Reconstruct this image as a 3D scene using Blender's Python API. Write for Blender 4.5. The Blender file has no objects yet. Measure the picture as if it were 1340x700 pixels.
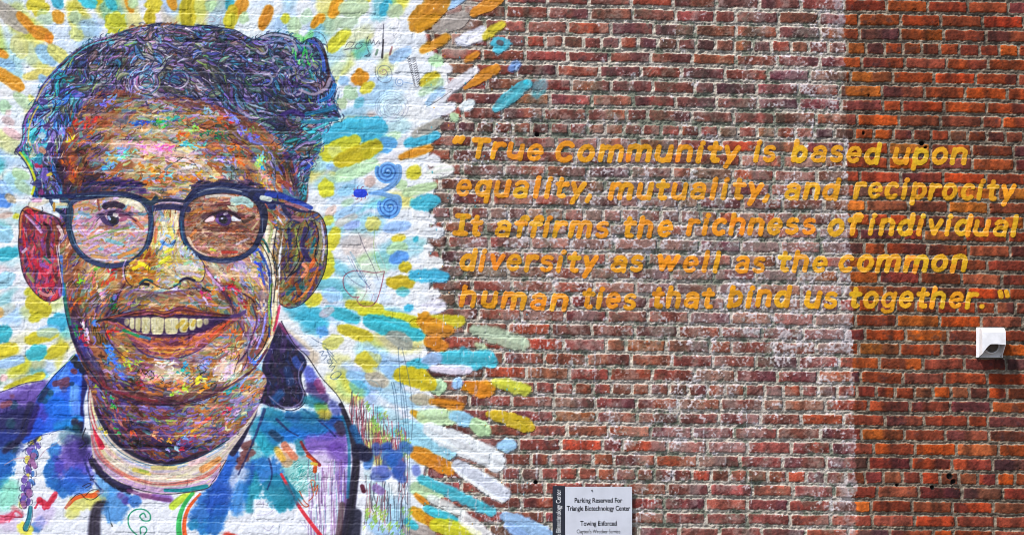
import bpy, bmesh, math
import numpy as np
from mathutils import Vector, Matrix

# ---------------------------------------------------------------- scene, camera, light
scene = bpy.context.scene
U = 0.00372                       # metres per wall unit (the wall drawing is 1340 x 700 units)
ZB = 1.70                         # height of the drawing's lower edge above the ground
def wx(x): return (x - 670.0) * U
def wz(y): return ZB + (700.0 - y) * U

cam_d = bpy.data.cameras.new('camera'); cam = bpy.data.objects.new('camera', cam_d)
scene.collection.objects.link(cam); scene.camera = cam
CAM_DIST, EYE = 9.0, 1.65
cam.location = (0.0, -CAM_DIST, EYE); cam.rotation_euler = (math.radians(90), 0, 0)
cam_d.sensor_width = 36.0
WIDTH = 1340 * U
cam_d.lens = 36.0 * CAM_DIST / WIDTH
cam_d.shift_y = (wz(350) - EYE) / WIDTH
cam_d.clip_start = 0.05; cam_d.clip_end = 2000

world = bpy.data.worlds.new('World'); scene.world = world; world.use_nodes = True
nt = world.node_tree; nt.nodes.clear()
sky = nt.nodes.new('ShaderNodeTexSky'); sky.sky_type = 'NISHITA'; sky.sun_disc = False
SUN_EL, SUN_AZ = math.radians(57), math.radians(230)     # azimuth clockwise from +Y
sky.sun_elevation = SUN_EL; sky.sun_rotation = SUN_AZ
sky.air_density = 1.0; sky.dust_density = 2.5; sky.ozone_density = 1.0
bg = nt.nodes.new('ShaderNodeBackground'); bg.inputs['Strength'].default_value = 0.085
out = nt.nodes.new('ShaderNodeOutputWorld')
nt.links.new(sky.outputs[0], bg.inputs[0]); nt.links.new(bg.outputs[0], out.inputs[0])

sun_d = bpy.data.lights.new('sun', 'SUN'); sun = bpy.data.objects.new('sun', sun_d); scene.collection.objects.link(sun)
sun_d.energy = 2.9; sun_d.angle = math.radians(5); sun_d.color = (1.0, 0.97, 0.93)
sd = Vector((math.sin(SUN_AZ) * math.cos(SUN_EL), math.cos(SUN_AZ) * math.cos(SUN_EL), math.sin(SUN_EL)))
sun.rotation_euler = (-sd).to_track_quat('-Z', 'Y').to_euler(); sun.location = sd * 30

scene.view_settings.view_transform = 'Standard'; scene.view_settings.look = 'None'
scene.view_settings.exposure = 0.92; scene.view_settings.gamma = 1.0; scene.view_settings.use_curve_mapping = False
scene.render.engine = 'CYCLES'
scene.cycles.pixel_filter_type = 'BLACKMAN_HARRIS'; scene.cycles.filter_width = 0.85
scene.cycles.max_bounces = 5; scene.cycles.diffuse_bounces = 3

# ---------------------------------------------------------------- paint engine
# Paint is laid stroke by stroke on a pigment raster in wall units
# (1 unit = 3.72 mm of wall, x to the right, y down), later read per vertex.
S = 2.0                      # raster samples per wall unit
X0, Y0, X1, Y1 = -430.0, -150.0, 760.0, 1010.0
CW, CH = int((X1 - X0) * S), int((Y1 - Y0) * S)
rng = np.random.RandomState(11)
canvas = np.zeros((CH, CW, 3), np.float32)
cover = np.zeros((CH, CW), np.float32)      # how much paint hides the brick
ident = np.zeros((CH, CW), np.int16)        # which painted part is on top

def vnoise(h, w, cell, seed):
    r = np.random.RandomState(seed)
    gh, gw = int(h / cell) + 3, int(w / cell) + 3
    g = r.rand(gh, gw).astype(np.float32)
    y = np.arange(h, dtype=np.float32) / cell; x = np.arange(w, dtype=np.float32) / cell
    yi = y.astype(int); xi = x.astype(int)
    fy = (y - yi)[:, None]; fx = (x - xi)[None, :]
    fy = fy * fy * (3 - 2 * fy); fx = fx * fx * (3 - 2 * fx)
    a = g[yi][:, xi]; b = g[yi][:, xi + 1]; c = g[yi + 1][:, xi]; d = g[yi + 1][:, xi + 1]
    return (a * (1 - fx) + b * fx) * (1 - fy) + (c * (1 - fx) + d * fx) * fy

def fnoise(h, w, cell, seed, octaves=3):
    o = 0; t = 0; k = 1.0
    for i in range(octaves):
        o = o + k * vnoise(h, w, max(1.01, cell / 2 ** i), seed + 31 * i); t += k; k *= 0.55
    return o / t

EDGE = fnoise(CH, CW, 9, 5, 3) - 0.5
EDGE2 = fnoise(CH, CW, 30, 8, 2) - 0.5
HUE = fnoise(CH, CW, 26, 9, 2); HUE = np.clip((HUE - HUE.mean()) / HUE.std() * 0.30 + 0.5, 0, 0.999)
TONE = fnoise(CH, CW, 20, 10, 2); TONE = (TONE - TONE.mean()) / TONE.std()
GRAIN = fnoise(CH, CW, 3.2, 6, 2) - 0.5

def smooth(pts, closed=False, n=6):
    p = [np.array(q, float) for q in pts]
    if len(p) < 3: return np.array(p)
    out = []
    m = len(p)
    rngi = range(m) if closed else range(m - 1)
    for i in rngi:
        a = p[(i - 1) % m] if (closed or i > 0) else p[0]
        b = p[i]; c = p[(i + 1) % m]
        d = p[(i + 2) % m] if (closed or i + 2 < m) else p[-1]
        for k in range(n):
            t = k / n
            out.append(0.5 * (2 * b + (c - a) * t + (2 * a - 5 * b + 4 * c - d) * t * t + (3 * b - a - 3 * c + d) * t ** 3))
    if not closed: out.append(p[-1])
    return np.array(out)

def poly_mask(pts, closed_smooth=True):
    p = smooth(pts, True) if closed_smooth else np.array(pts, float)
    px = (p[:, 0] - X0) * S; py = (p[:, 1] - Y0) * S
    diff = np.zeros((CH, CW + 1), np.int16)
    n = len(p)
    for i in range(n):
        x1, y1, x2, y2 = px[i], py[i], px[(i + 1) % n], py[(i + 1) % n]
        if y1 == y2: continue
        if y1 > y2: x1, y1, x2, y2 = x2, y2, x1, y1
        r0 = max(0, int(math.ceil(y1 - 0.5))); r1 = min(CH, int(math.ceil(y2 - 0.5)))
        if r1 <= r0: continue
        rows = np.arange(r0, r1)
        xs = x1 + (rows + 0.5 - y1) / (y2 - y1) * (x2 - x1)
        diff[rows, np.clip(np.ceil(xs - 0.5), 0, CW).astype(int)] += 1
    return (np.cumsum(diff[:, :CW], 1) & 1).astype(bool)

def bbox(m, pad):
    ys = np.flatnonzero(m.any(1)); xs = np.flatnonzero(m.any(0))
    return (slice(max(0, ys[0] - pad), min(CH, ys[-1] + pad + 1)), slice(max(0, xs[0] - pad), min(CW, xs[-1] + pad + 1)))

def blur(m, r):
    full = np.zeros(m.shape, np.float32)
    if not m.any(): return full
    sl = bbox(m, 3 * r + 2)
    full[sl] = blur_box(m[sl], r)
    return full

def blur_box(m, r):
    m = m.astype(np.float32)
    for _ in range(2):
        for ax in (0, 1):
            c = np.cumsum(np.pad(m, [(r + 1, r) if a == ax else (0, 0) for a in (0, 1)], mode='edge'), axis=ax, dtype=np.float64)
            n = m.shape[ax]
            hi = np.take(c, np.arange(2 * r + 1, 2 * r + 1 + n), axis=ax); lo = np.take(c, np.arange(0, n), axis=ax)
            m = ((hi - lo) / (2 * r + 1)).astype(np.float32)
    return m

def col(c): return np.array(c, np.float32) / 255.0

def put(sl, a, c, pid):
    """lay colour c with opacity a (array) on raster window sl"""
    cv = canvas[sl]; k = cover[sl]
    aa = a[..., None]
    cv *= 1 - aa; cv += aa * c
    k[...] = 1 - (1 - k) * (1 - a)
    if pid is not None:
        ident[sl][a > 0.5] = pid

def fill(mask, c, a=1.0, feather=0, pid=None):
    m = blur(mask, feather) if feather else mask.astype(np.float32)
    if not mask.any(): return
    sl = bbox(mask, 3 * feather + 2)
    put(sl, m[sl] * a, col(c), pid)

def stroke(pts, w, c, a=1.0, soft=0.6, pid=None, taper=(1, 1), bristle=0.0, clip=None, rough=0.0, curve=True, dry=0.0, oval=0.0, edge=None):
    """a brush mark of full width w along pts; taper = width factors at both ends"""
    p = smooth(pts, n=4) if (curve and len(pts) > 2) else np.array(pts, float)
    w0 = max(taper) * w * 0.5 + soft + rough * w + 1
    bx0 = int((p[:, 0].min() - w0 - X0) * S); bx1 = int((p[:, 0].max() + w0 - X0) * S) + 2
    by0 = int((p[:, 1].min() - w0 - Y0) * S); by1 = int((p[:, 1].max() + w0 - Y0) * S) + 2
    bx0 = max(0, bx0); by0 = max(0, by0); bx1 = min(CW, bx1); by1 = min(CH, by1)
    if bx1 - bx0 < 1 or by1 - by0 < 1: return
    H, W = by1 - by0, bx1 - bx0
    best = np.full((H, W), 1e9, np.float32); lat = np.zeros((H, W), np.float32); tt = np.zeros((H, W), np.float32)
    n = len(p) - 1
    L = np.concatenate([[0], np.cumsum(np.hypot(*np.diff(p, axis=0).T))]); tot = max(L[-1], 1e-6)
    for i in range(max(n, 1)):
        a0 = p[i]; b0 = p[min(i + 1, n)]
        sx0 = max(0, int((min(a0[0], b0[0]) - w0 - X0) * S) - bx0); sx1 = min(W, int((max(a0[0], b0[0]) + w0 - X0) * S) + 2 - bx0)
        sy0 = max(0, int((min(a0[1], b0[1]) - w0 - Y0) * S) - by0); sy1 = min(H, int((max(a0[1], b0[1]) + w0 - Y0) * S) + 2 - by0)
        if sx1 <= sx0 or sy1 <= sy0: continue
        gx = (np.arange(sx0 + bx0, sx1 + bx0, dtype=np.float32) + 0.5) / S + X0
        gy = (np.arange(sy0 + by0, sy1 + by0, dtype=np.float32) + 0.5) / S + Y0
        dx, dy = b0[0] - a0[0], b0[1] - a0[1]; l2 = dx * dx + dy * dy + 1e-9
        rx = gx[None, :] - a0[0]; ry = gy[:, None] - a0[1]
        t = np.clip((rx * dx + ry * dy) / l2, 0, 1)
        d = np.sqrt((rx - t * dx) ** 2 + (ry - t * dy) ** 2)
        sub = (slice(sy0, sy1), slice(sx0, sx1))
        m = d < best[sub]
        best[sub][m] = d[m]
        tt[sub][m] = ((L[i] + t * math.sqrt(l2)) / tot)[m]
        if bristle: lat[sub][m] = ((rx * dy - ry * dx) / math.sqrt(l2))[m]
    sl = (slice(by0, by1), slice(bx0, bx1))
    hw = 0.5 * w * (taper[0] + (taper[1] - taper[0]) * tt)
    if oval: hw = hw * np.sqrt(1 - oval * (2 * tt - 1) ** 2)
    if rough: hw = hw + (EDGE if edge is None else edge)[sl] * 2 * rough * w
    al = np.clip((hw - best) / soft + 0.5, 0, 1)
    al = al * al * (3 - 2 * al) * a
    if dry: al = al * np.clip(1.15 - dry * (0.5 + 2.2 * GRAIN[sl]), 0, 1)
    if clip is not None: al = al * clip[sl]
    c = col(c)
    if bristle:
        prof = rng.uniform(-1, 1, 9)
        q = np.interp(np.clip(lat / (w + 1e-6) + 0.5, 0, 1) * 8, np.arange(9), prof) * bristle
        put(sl, al, c * (1 + q[..., None]) + 0.05 * q[..., None], pid)
    else:
        put(sl, al, c, pid)

def idw(pts, power=2.5, step=8):
    """smooth field through control points (x, y, v...) at every step-th sample"""
    pts = np.array(pts, np.float32)
    gy = np.arange(0, CH, step) / S + Y0; gx = np.arange(0, CW, step) / S + X0
    num = 0; den = 0
    for q in pts:
        w = 1.0 / (((gx[None, :] - q[0]) ** 2 + (gy[:, None] - q[1]) ** 2) + 60.0) ** (power / 2)
        num = num + w[..., None] * q[2:]; den = den + w
    f = (num / den[..., None]).astype(np.float32)
    return lambda x, y: f[int(min(max((y - Y0) * S / step, 0), f.shape[0] - 1)), int(min(max((x - X0) * S / step, 0), f.shape[1] - 1))]

def scatter(mask, n):
    ys, xs = np.nonzero(mask[::4, ::4])
    k = rng.randint(0, len(ys), n)
    return np.stack([(xs[k] * 4 + rng.rand(n) * 4) / S + X0, (ys[k] * 4 + rng.rand(n) * 4) / S + Y0], 1)

LUM = np.array([0.3, 0.59, 0.11])
def toned(c, L, k=0.75):
    c = np.array(c, float); l = c @ LUM / 255.0
    f = 1 + k * (L / max(l, 0.05) - 1)
    if f > 1:
        c2 = 255 - (255 - c) * max(0.0, (1 - min(1, l * f)) / max(1 - l, 0.05)) if l * f < 1 else np.array([250., 248, 245])
        c2 = 0.5 * c2 + 0.5 * np.minimum(255, c * f)
    else: c2 = c * f
    return np.clip(c2, 0, 255)

def brushwork(mask, n, dirf, tonef, palf, ln=(5, 13), wd=(1.8, 4.2), bend=0.25, jit=0.35, tj=0.09, tn=0.07, pid=None, a=0.92, k=0.75, soft=0.5):
    cl = blur(mask, 1)
    for x, y in scatter(mask, n):
        th = math.radians(dirf(x, y)) + rng.normal(0, jit)
        l = rng.uniform(*ln); w = rng.uniform(*wd)
        dx, dy = math.cos(th) * l / 2, -math.sin(th) * l / 2
        b = rng.normal(0, bend) * l
        pal = palf(x, y); iy = int((y - Y0) * S); ix = int((x - X0) * S)
        q = HUE[iy, ix] * 2.0 + rng.normal(0, .13); c = pal[int(q * len(pal)) % len(pal)]
        L = np.clip(tonef(x, y) + rng.normal(0, tj) + tn * TONE[iy, ix], 0.05, 0.97)
        stroke([(x - dx, y - dy), (x - dy / l * b, y + dx / l * b), (x + dx, y + dy)], w, toned(c, L, k), a, soft, pid,
               (1.0, rng.uniform(0.3, 0.9)), 0.16, cl)

def line(pts, w, c=(28, 26, 48), a=0.92, pid=None, t=(0.7, 0.7), soft=0.7, curve=True):
    stroke(pts, w, c, a, soft, pid, t, 0.0, None, 0.08, curve)

def flow(x, y, dirf, n, step, ph=1, wob=0.0):
    pts = [(x, y)]; th0 = math.radians(dirf(x, y)); vx, vy = math.cos(th0) * ph, -math.sin(th0) * ph; w = rng.normal(0, wob)
    for i in range(n):
        th = math.radians(dirf(*pts[-1])) + w * (i + 1) / n; ux, uy = math.cos(th), -math.sin(th)
        if ux * vx + uy * vy < 0: ux, uy = -ux, -uy
        vx, vy = ux, uy; pts.append((pts[-1][0] + ux * step, pts[-1][1] + uy * step))
    return pts
def lock(x, y, dirf, tonef, pal, n, step, width, strands, pid, clip, wob=.5, k=.6, spread=.13, sw=(1.2, 2.6)):
    """a lock of hair (or a ribbon of paint): parallel strands running along the flow, lit along its middle"""
    pts = np.array(flow(x, y, dirf, n, step, 1 if rng.rand() < .5 else -1, wob)); d = np.gradient(pts, axis=0); d /= np.hypot(*d.T)[:, None] + 1e-6
    nrm = np.stack([-d[:, 1], d[:, 0]], 1); c0 = np.array(pal[rng.randint(len(pal))], float); L0 = tonef(*pts[len(pts) // 2])
    thin = np.sin(np.linspace(.35, math.pi * .93, len(pts)))[:, None]
    for j in range(strands):
        o = (j / max(1, strands - 1) - .5) * width + rng.normal(0, .3)
        L = L0 + spread * (math.cos(o / width * math.pi * 1.3) * 2 - 1.1) + rng.normal(0, .05)
        c = toned(c0 + rng.normal(0, 10, 3), np.clip(L, .07, .92), k)
        stroke(pts + nrm * o * thin, rng.uniform(*sw), c, .9, .5, pid, (.9, .4), .12, clip)
# ---------------------------------------------------------------- the mural
PID = dict(burst=1, hair=2, face=3, left_ear=4, right_ear=5, glasses=6, lens_l=7, lens_r=8, eye_l=9, eye_r=10,
           brow_l=11, brow_r=12, nose=13, mouth=14, teeth=15, neck=16, shirt=17, jacket=18, collar_l=19, collar_r=20,
           curl=21, heart=22, spiral=23, writing=24, pickets=25, bug=26, name=27, ringlet=28, feather=29, writing2=30, ringlet2=31, ringlet3=32, spot=33)
DAB0 = 100
NDAB = [DAB0]
O = (214, 138, 8); Y = (212, 205, 38); D = (198, 172, 8); G = (184, 218, 172); SK = (158, 203, 244); A = (52, 182, 205)
B = (170, 160, 152); W = (240, 243, 252); P = (232, 190, 195); LB = (92, 160, 235); YP = (214, 214, 110); TA = (205, 190, 170)

# white ground coat, ragged where it stops on the bare brick
edge = [(552, -150), (556, -60), (560, 0), (552, 22), (560, 60), (584, 90), (588, 120), (578, 150), (566, 175), (560, 215), (570, 245), (560, 270),
        (562, 300), (556, 330), (568, 352), (560, 385), (574, 405), (556, 440), (560, 470), (556, 500), (572, 530), (580, 560),
        (560, 600), (548, 640), (556, 668), (560, 700), (548, 760), (565, 830), (550, 900), (560, 1010)]
base = poly_mask([(-430, -150)] + edge + [(-430, 1010)], False)
fill(base, (236, 242, 250), 1, 3, PID['burst'])
tint = fnoise(CH, CW, 60, 21, 3)
m = base.astype(np.float32)
for lo, hi, c, k in ((0.60, 0.72, (205, 228, 252), 0.7), (0.30, 0.42, (240, 242, 244), 0.8)):
    if lo > 0.5: a_ = np.clip((tint - lo) / (hi - lo), 0, 1) * k * m
    else: a_ = np.clip((hi - tint) / (hi - lo), 0, 1) * k * m
    put((slice(0, CH), slice(0, CW)), a_, col(c), None)
# faint overspray on the beige wall patch at the top edge
stroke([(600, 2), (596, 60)], 34, B, 0.55, 14, None)

EDGE_D = EDGE2 * .8 + EDGE * .55
def dab(x0, y0, x1, y1, w, c, a=0.95, soft=3.6, taper=(1, 1), own=False, rough=0.10):
    pid = PID['burst']
    if own: pid = NDAB[0]; NDAB[0] += 1
    c = np.array(c) + rng.normal(0, 5, 3)
    L = math.hypot(x1 - x0, y1 - y0)
    k = max(0.0, L - 0.0) / max(L, 1e-6)
    mx, my = (x0 + x1) / 2, (y0 + y1) / 2
    f = max(0.02, (L - w * 0.55) / max(L, 1e-6)); w = w * 1.22
    stroke([(mx + (x0 - mx) * f, my + (y0 - my) * f), (mx + (x1 - mx) * f, my + (y1 - my) * f)], w, c, a, soft, pid, taper, 0.11, None, rough * 1.3, oval=0.45, edge=EDGE_D, dry=.22)

# soft under-dabs radiating from the head
hx, hy = 235.0, 330.0
pal_u = [SK, SK, A, A, G, YP, Y, Y, (222, 220, 60), SK, W, W, W, TA, (196, 232, 240), (150, 215, 225), (120, 205, 220)]
for i in range(900):
    th = rng.uniform(0, 2 * math.pi); r = rng.uniform(170, 480) if i < 560 else rng.uniform(300, 720)
    x = hx + math.cos(th) * r * 1.0; y = hy + math.sin(th) * r
    if x > 530 or x < -420 or y > 980 or y < -140: continue
    if y > 520 and 20 < x < 470: continue
    l = rng.uniform(24, 60); w = rng.uniform(14, 30); th += rng.normal(0, .25)
    ux, uy = math.cos(th), math.sin(th)
    dab(x - ux * l / 2, y - uy * l / 2, x + ux * l / 2, y + uy * l / 2, w, pal_u[rng.randint(len(pal_u))], rng.uniform(0.4, 0.85), 10)
# bolder marks outside the part of the wall the photograph shows
for i in range(420):
    th = rng.uniform(0, 2 * math.pi); r = rng.uniform(250, 760)
    x = hx + math.cos(th) * r; y = hy + math.sin(th) * r
    if (-12 < x and -12 < y < 712) or x > 540 or x < -425 or y > 1000 or y < -145: continue
    if y > 520 and -10 < x < 490: continue
    l = rng.uniform(14, 44); w = rng.uniform(10, 20)
    ux, uy = math.cos(th), math.sin(th)
    dab(x - ux * l / 2, y - uy * l / 2, x + ux * l / 2, y + uy * l / 2, w, [O, O, Y, D, G, A, SK, B, W][rng.randint(9)])

DABS = [
 # top left
 (50,62,72,82,18,SK),(22,48,30,72,20,YP,.7),(95,40,103,52,16,YP,.8),(65,62,92,84,15,YP),(32,102,78,92,11,YP),(97,15,100,28,16,G),(20,125,40,140,14,G),
 (5,135,8,148,16,G),(0,80,18,90,12,SK),(-8,5,38,40,18,B),(24,18,46,42,10,O),(40,38,66,50,15,O),(62,46,66,56,10,O),(72,16,80,30,15,O),(38,6,62,14,20,Y),
 (72,-2,80,10,14,A),(106,-4,124,8,18,A),(141,-2,150,12,10,A),(145,25,160,38,26,Y),(-4,65,9,75,8,O),(-6,93,30,116,14,O),(4,155,18,162,10,P),
 (6,168,26,180,9,P),(8,150,14,146,8,P,.7),(52,15,66,30,16,G,.6),(52,100,60,108,10,SK),(38,125,45,134,7,YP),(108,30,130,40,20,SK,.6),
 # left side
 (0,240,16,268,16,SK),(18,225,38,232,12,G),(22,238,40,252,12,G,.8),(-4,258,12,268,15,LB),(9,256,20,264,9,TA),(-4,284,16,280,7,TA),(18,284,25,282,7,Y),
 (-6,335,22,330,14,A),(-4,372,18,360,16,(150,210,232)),(-4,300,14,312,18,SK),(38,392,64,408,26,Y),(34,384,44,378,9,Y),(66,424,88,416,22,A),(40,418,52,412,11,Y),
 (34,446,74,434,15,Y),(-6,442,12,432,20,A),(-6,462,22,455,15,Y),(60,466,88,452,14,Y),(38,466,58,456,18,A),(2,496,8,492,9,P),(6,510,58,490,10,Y),(18,400,-4,410,12,TA,.6),
 (50,436,76,430,14,SK,.6),(-4,478,30,470,12,SK),(0,520,24,500,8,Y,.5),
 # top edge
 (166,-2,173,16,8,O),(176,-2,172,10,12,G),(200,-4,203,16,20,Y),(196,14,196,32,14,D),(221,-6,228,12,10,O),(247,-4,246,36,18,D),(263,-2,262,20,15,YP),
 (277,-2,275,14,14,G),(303,-4,298,12,10,A),(319,-6,312,22,14,O),(305,10,300,38,15,D),(322,18,316,30,12,G),
 (303,20,300,36,14,Y),(353,10,342,38,12,O),(374,20,374,30,10,Y),(386,25,384,44,16,G,.8),(420,20,409,36,9,O),(456,40,430,66,14,Y),
 (398,30,404,14,14,G,.6),(388,48,400,64,12,(112,218,112),.8),(408,42,398,58,8,(112,218,112),.7),
 (446,-2,433,22,13,O),(423,20,420,30,8,O),(468,2,484,0,9,Y),(448,12,480,8,24,G),(446,34,466,26,16,G,.8),(508,2,500,20,13,A),(510,20,522,12,20,G),
 (536,66,512,80,14,SK),(453,116,462,128,18,G),(442,140,452,132,14,G),(446,110,454,102,13,SK),(462,104,480,99,18,O),(470,92,474,110,14,O),(488,110,474,120,12,Y,.9),
 # right of the head, upper
 (425,178,502,164,28,A),(465,140,474,130,10,A,.6),(424,205,468,184,22,Y),(432,196,448,204,14,YP),(428,218,462,226,9,LB,.5),(440,232,494,214,17,G),
 (468,246,444,252,12,SK),(505,182,524,176,10,G,.7),(516,186,494,194,17,LB),(574,176,530,188,14,A),(496,190,440,214,19,D),
 (545,222,541,230,22,Y),(486,232,482,242,16,(205,188,180)),(520,242,530,242,12,G),(570,242,528,254,12,G),(421,246,432,246,24,Y),(474,268,440,284,11,SK),
 (438,270,428,282,10,P,.8),(448,268,462,262,8,G,.7),(494,288,482,298,16,YP),(536,294,504,300,13,SK),(440,300,432,326,14,Y),(466,282,440,294,9,TA,.6),
 (424,292,434,286,12,Y,.8),(470,292,452,298,10,SK),
 # right of the head, lower
 (530,310,514,313,9,Y),(546,310,542,316,7,A),(532,322,508,328,14,G),(532,334,512,340,14,LB),(536,348,524,352,13,D),(540,369,508,369,16,D),
 (534,382,520,382,10,A,.7),(540,402,530,404,9,A),(430,330,426,362,15,Y),(424,352,432,348,10,Y),(436,352,420,362,10,Y),(402,398,420,388,14,Y),(424,384,444,388,18,SK),
 (454,398,500,404,12,Y),(470,408,545,418,10,Y),(552,440,478,418,20,A),(426,404,470,420,14,A),(436,404,420,412,10,P,.6),(486,442,444,428,14,Y),(538,452,508,438,17,B),
 (416,432,428,436,14,LB),(424,452,446,444,16,YP),(495,472,468,470,20,Y),(478,448,505,480,10,SK,.5),(455,490,500,506,16,SK),(480,492,505,502,16,B),
 (500,478,545,500,18,SK,.8),(462,500,480,515,16,A,.5),
 (562,476,533,478,13,A),(572,504,574,506,26,G),(568,502,520,486,24,D),(566,524,538,520,13,B),(562,552,538,538,7,O),(600,546,550,545,20,G),
 # lowest right
 (594,594,524,556,24,SK),(592,616,540,590,18,O),(584,608,590,616,18,O),(580,645,540,638,19,G),(560,660,543,646,7,O),(562,682,538,666,12,O),(574,690,558,676,10,O),
 (600,684,556,664,11,A),(568,704,530,690,18,B),(628,702,566,684,18,Y),(545,690,530,680,9,A),(520,602,528,580,20,W,.7),
]
for q in DABS: dab(*q)
# marks lying alone on the bare brick keep an identity of their own
DABS_OWN = [
 (608,-4,576,14,11,SK),(584,-4,540,36,27,O),(572,22,545,36,18,O),(656,-2,616,20,15,O,.95,2.6,(1,.7)),(612,22,568,40,21,B),(634,42,596,58,17,W),(596,52,612,58,12,W,.8),(660,30,632,50,13,Y),
 (655,54,656,66,30,A,.9),(588,48,550,68,12,O),(626,70,608,81,9,O),(679,82,667,92,13,LB,.62),(624,90,576,128,14,W),(590,92,574,88,14,W),(652,88,605,118,14,O,.95,2,(1,.5)),
 (692,108,646,144,16,A,.8,3,(1,.8)),(712,108,698,126,16,A,.42,5),(686,110,690,106,8,(40,195,225),.9),(621,134,602,142,13,W),(594,138,560,152,15,W),(592,150,598,158,12,G),
 (578,80,562,80,16,G),(572,98,550,112,18,D),(578,106,548,124,14,G,.7),(580,118,558,138,13,SK,.7),(578,158,538,180,15,B),(576,130,564,150,10,W),
 (566,193,522,207,12,O),(572,212,556,210,18,W),(592,222,558,228,15,W),(576,262,538,268,22,A),(570,290,548,282,14,W,.9),(580,304,552,306,18,W),(566,326,554,322,12,W),
 (558,335,548,333,14,W),(576,344,556,348,17,W),(586,362,536,360,17,A,.95),(574,384,556,386,16,W),(582,400,552,402,17,W),
 (606,420,538,423,18,D),(560,414,548,424,20,O),(592,434,552,424,24,O,.9),(584,454,556,446,18,O),(690,452,616,430,20,G,.85,5,(1,.7)),(636,458,622,450,9,G,.8),
 (648,470,572,468,28,A),(576,468,552,472,16,SK),(616,484,562,482,14,W,.85),(602,498,594,506,20,SK),(646,508,604,508,20,O),(640,514,610,504,18,O,.9),
 (694,512,642,498,19,(204,208,58)),(606,532,562,524,12,O),(618,552,590,542,18,SK),(698,558,634,540,20,D,.92,3),(690,562,680,552,12,D,.7),
 (642,568,618,552,22,G),(672,582,652,584,18,SK),(656,606,556,558,26,W),(662,650,594,606,20,W),(648,672,548,624,18,A,.9,4),(608,672,560,650,12,W,.8),
 (646,708,604,676,18,W,.8),(724,706,656,674,22,SK),(690,704,660,684,14,SK,.9),
]
for q in DABS_OWN:
    q = list(q) + [None] * (9 - len(q))
    dab(q[0], q[1], q[2], q[3], q[4], q[5], q[6] or .95, q[7] or 4.2, q[8] or (rng.uniform(.8, 1.1), rng.uniform(.6, .95)), True)
stroke([(653, 56), (656, 57)], 7, (95, 70, 75), .8, 2, None)
for i in range(170):      # spatter
    x = rng.uniform(545, 690); y = rng.uniform(0, 700)
    stroke([(x, y), (x + .3, y + rng.uniform(.3, 2))], rng.uniform(.8, 1.8), [W, W, O, A, G][rng.randint(5)], .8, .6)

# small drawings on the white ground ------------------------------------------------
def spiral(cx, cy, r0, r1, turns, ph=0, ax=1.0, n=60):
    return [(cx + ax * (r0 + (r1 - r0) * i / n) * math.cos(ph + turns * 2 * math.pi * i / n),
             cy + (r0 + (r1 - r0) * i / n) * math.sin(ph + turns * 2 * math.pi * i / n)) for i in range(n + 1)]
id_ = PID['curl']
for s, (cx, cy) in ((1, (507, 225)), (-1, (510, 271))):
    stroke(spiral(cx, cy, 2, 14, 2.4, 1), 6, (92, 158, 228), .95, 1.2, id_, (1, 1), .12)
    stroke([(484, 253), (500, 252 - s * 2), (514, 250 - s * 8), (521, 246 - s * 14), (521, 240 - s * 20 if s > 0 else 270)], 9, (100, 154, 218), .9, 1.5, id_, (.4, 1.1), .12)
    stroke(spiral(cx, cy, 1, 13, 2.4, 1), 1.6, (38, 88, 170), .8, .8, id_)
id_ = PID['bug']
for k in range(9):
    th = -2.6 + k * 0.65
    line([(471, 253), (471 + 9 * math.cos(th), 253 + 8 * math.sin(th)), (471 + 10 * math.cos(th + .25), 253 + 9.5 * math.sin(th + .25))], 1.1, (150, 40, 60), .9, id_)
stroke([(468, 253), (475, 253)], 11, (22, 60, 215), 1, .8, id_)
id_ = PID['heart']
line([(502, 355), (490, 357), (476, 355), (460, 355), (450, 362), (450, 375), (457, 385), (463, 389), (470, 388), (467, 392), (472, 399), (482, 401), (491, 396), (496, 385), (500, 370), (503, 355)], 1.8, (150, 70, 92), .85, id_)
line([(472, 395), (480, 380), (478, 368)], .9, (150, 70, 92), .5, id_); line([(485, 396), (489, 384)], .9, (150, 70, 92), .5, id_)
for pts, c in (([(469, 305), (477, 325), (488, 348), (495, 366)], (60, 50, 80)), ([(491, 297), (489, 320), (492, 340), (498, 355)], (130, 180, 60)),
               ([(460, 340), (470, 360), (480, 372), (484, 378), (478, 368), (470, 352)], (40, 70, 130)), ([(455, 335), (462, 350), (474, 366), (466, 345), (458, 330), (462, 334), (472, 352), (480, 368)], (100, 160, 190)),
               ([(450, 355), (462, 368), (478, 376), (486, 372)], (60, 60, 100)), ([(488, 312), (500, 340), (505, 352)], (190, 190, 190)), ([(440, 360), (450, 380), (455, 392)], (120, 190, 200))):
    line(pts, 1.0, c, .75, id_)
id_ = PID['spiral']
for k in range(6):
    line(spiral(512 + rng.normal(0, .6), 140, 3 + 3.2 * k, 3.6 + 3.3 * k, 1.02, rng.uniform(0, 6), 1.12), .8, (120, 128, 165), .6, id_)
line(spiral(514, 146, 2, 17, 3, 0, 1.15), .8, (120, 128, 165), .55, id_)
id_ = PID['ringlet']
line(spiral(502, 96, 3, 11, 1.3, 4, .95), 1, (90, 110, 150), .8, id_); line([(491, 88), (492, 100), (500, 108), (510, 107), (513, 98), (510, 88)], 1, (70, 74, 90), .7, id_)
line(spiral(502, 94, 1.5, 5, 1.2, 2), 1, (180, 90, 120), .6, id_); id_ = PID['ringlet2']; line(spiral(523, 108, 2, 6, 1.5, 1), 1.4, (110, 150, 205), .8, id_); line([(528, 108), (540, 110)], 1.3, (110, 150, 205), .8, id_)
id_ = PID['ringlet3']; line([(516, 47), (520, 44), (525, 46), (523, 50), (517, 50), (515, 46)], .8, (110, 115, 130), .6, id_)
id_ = PID['feather']
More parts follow.
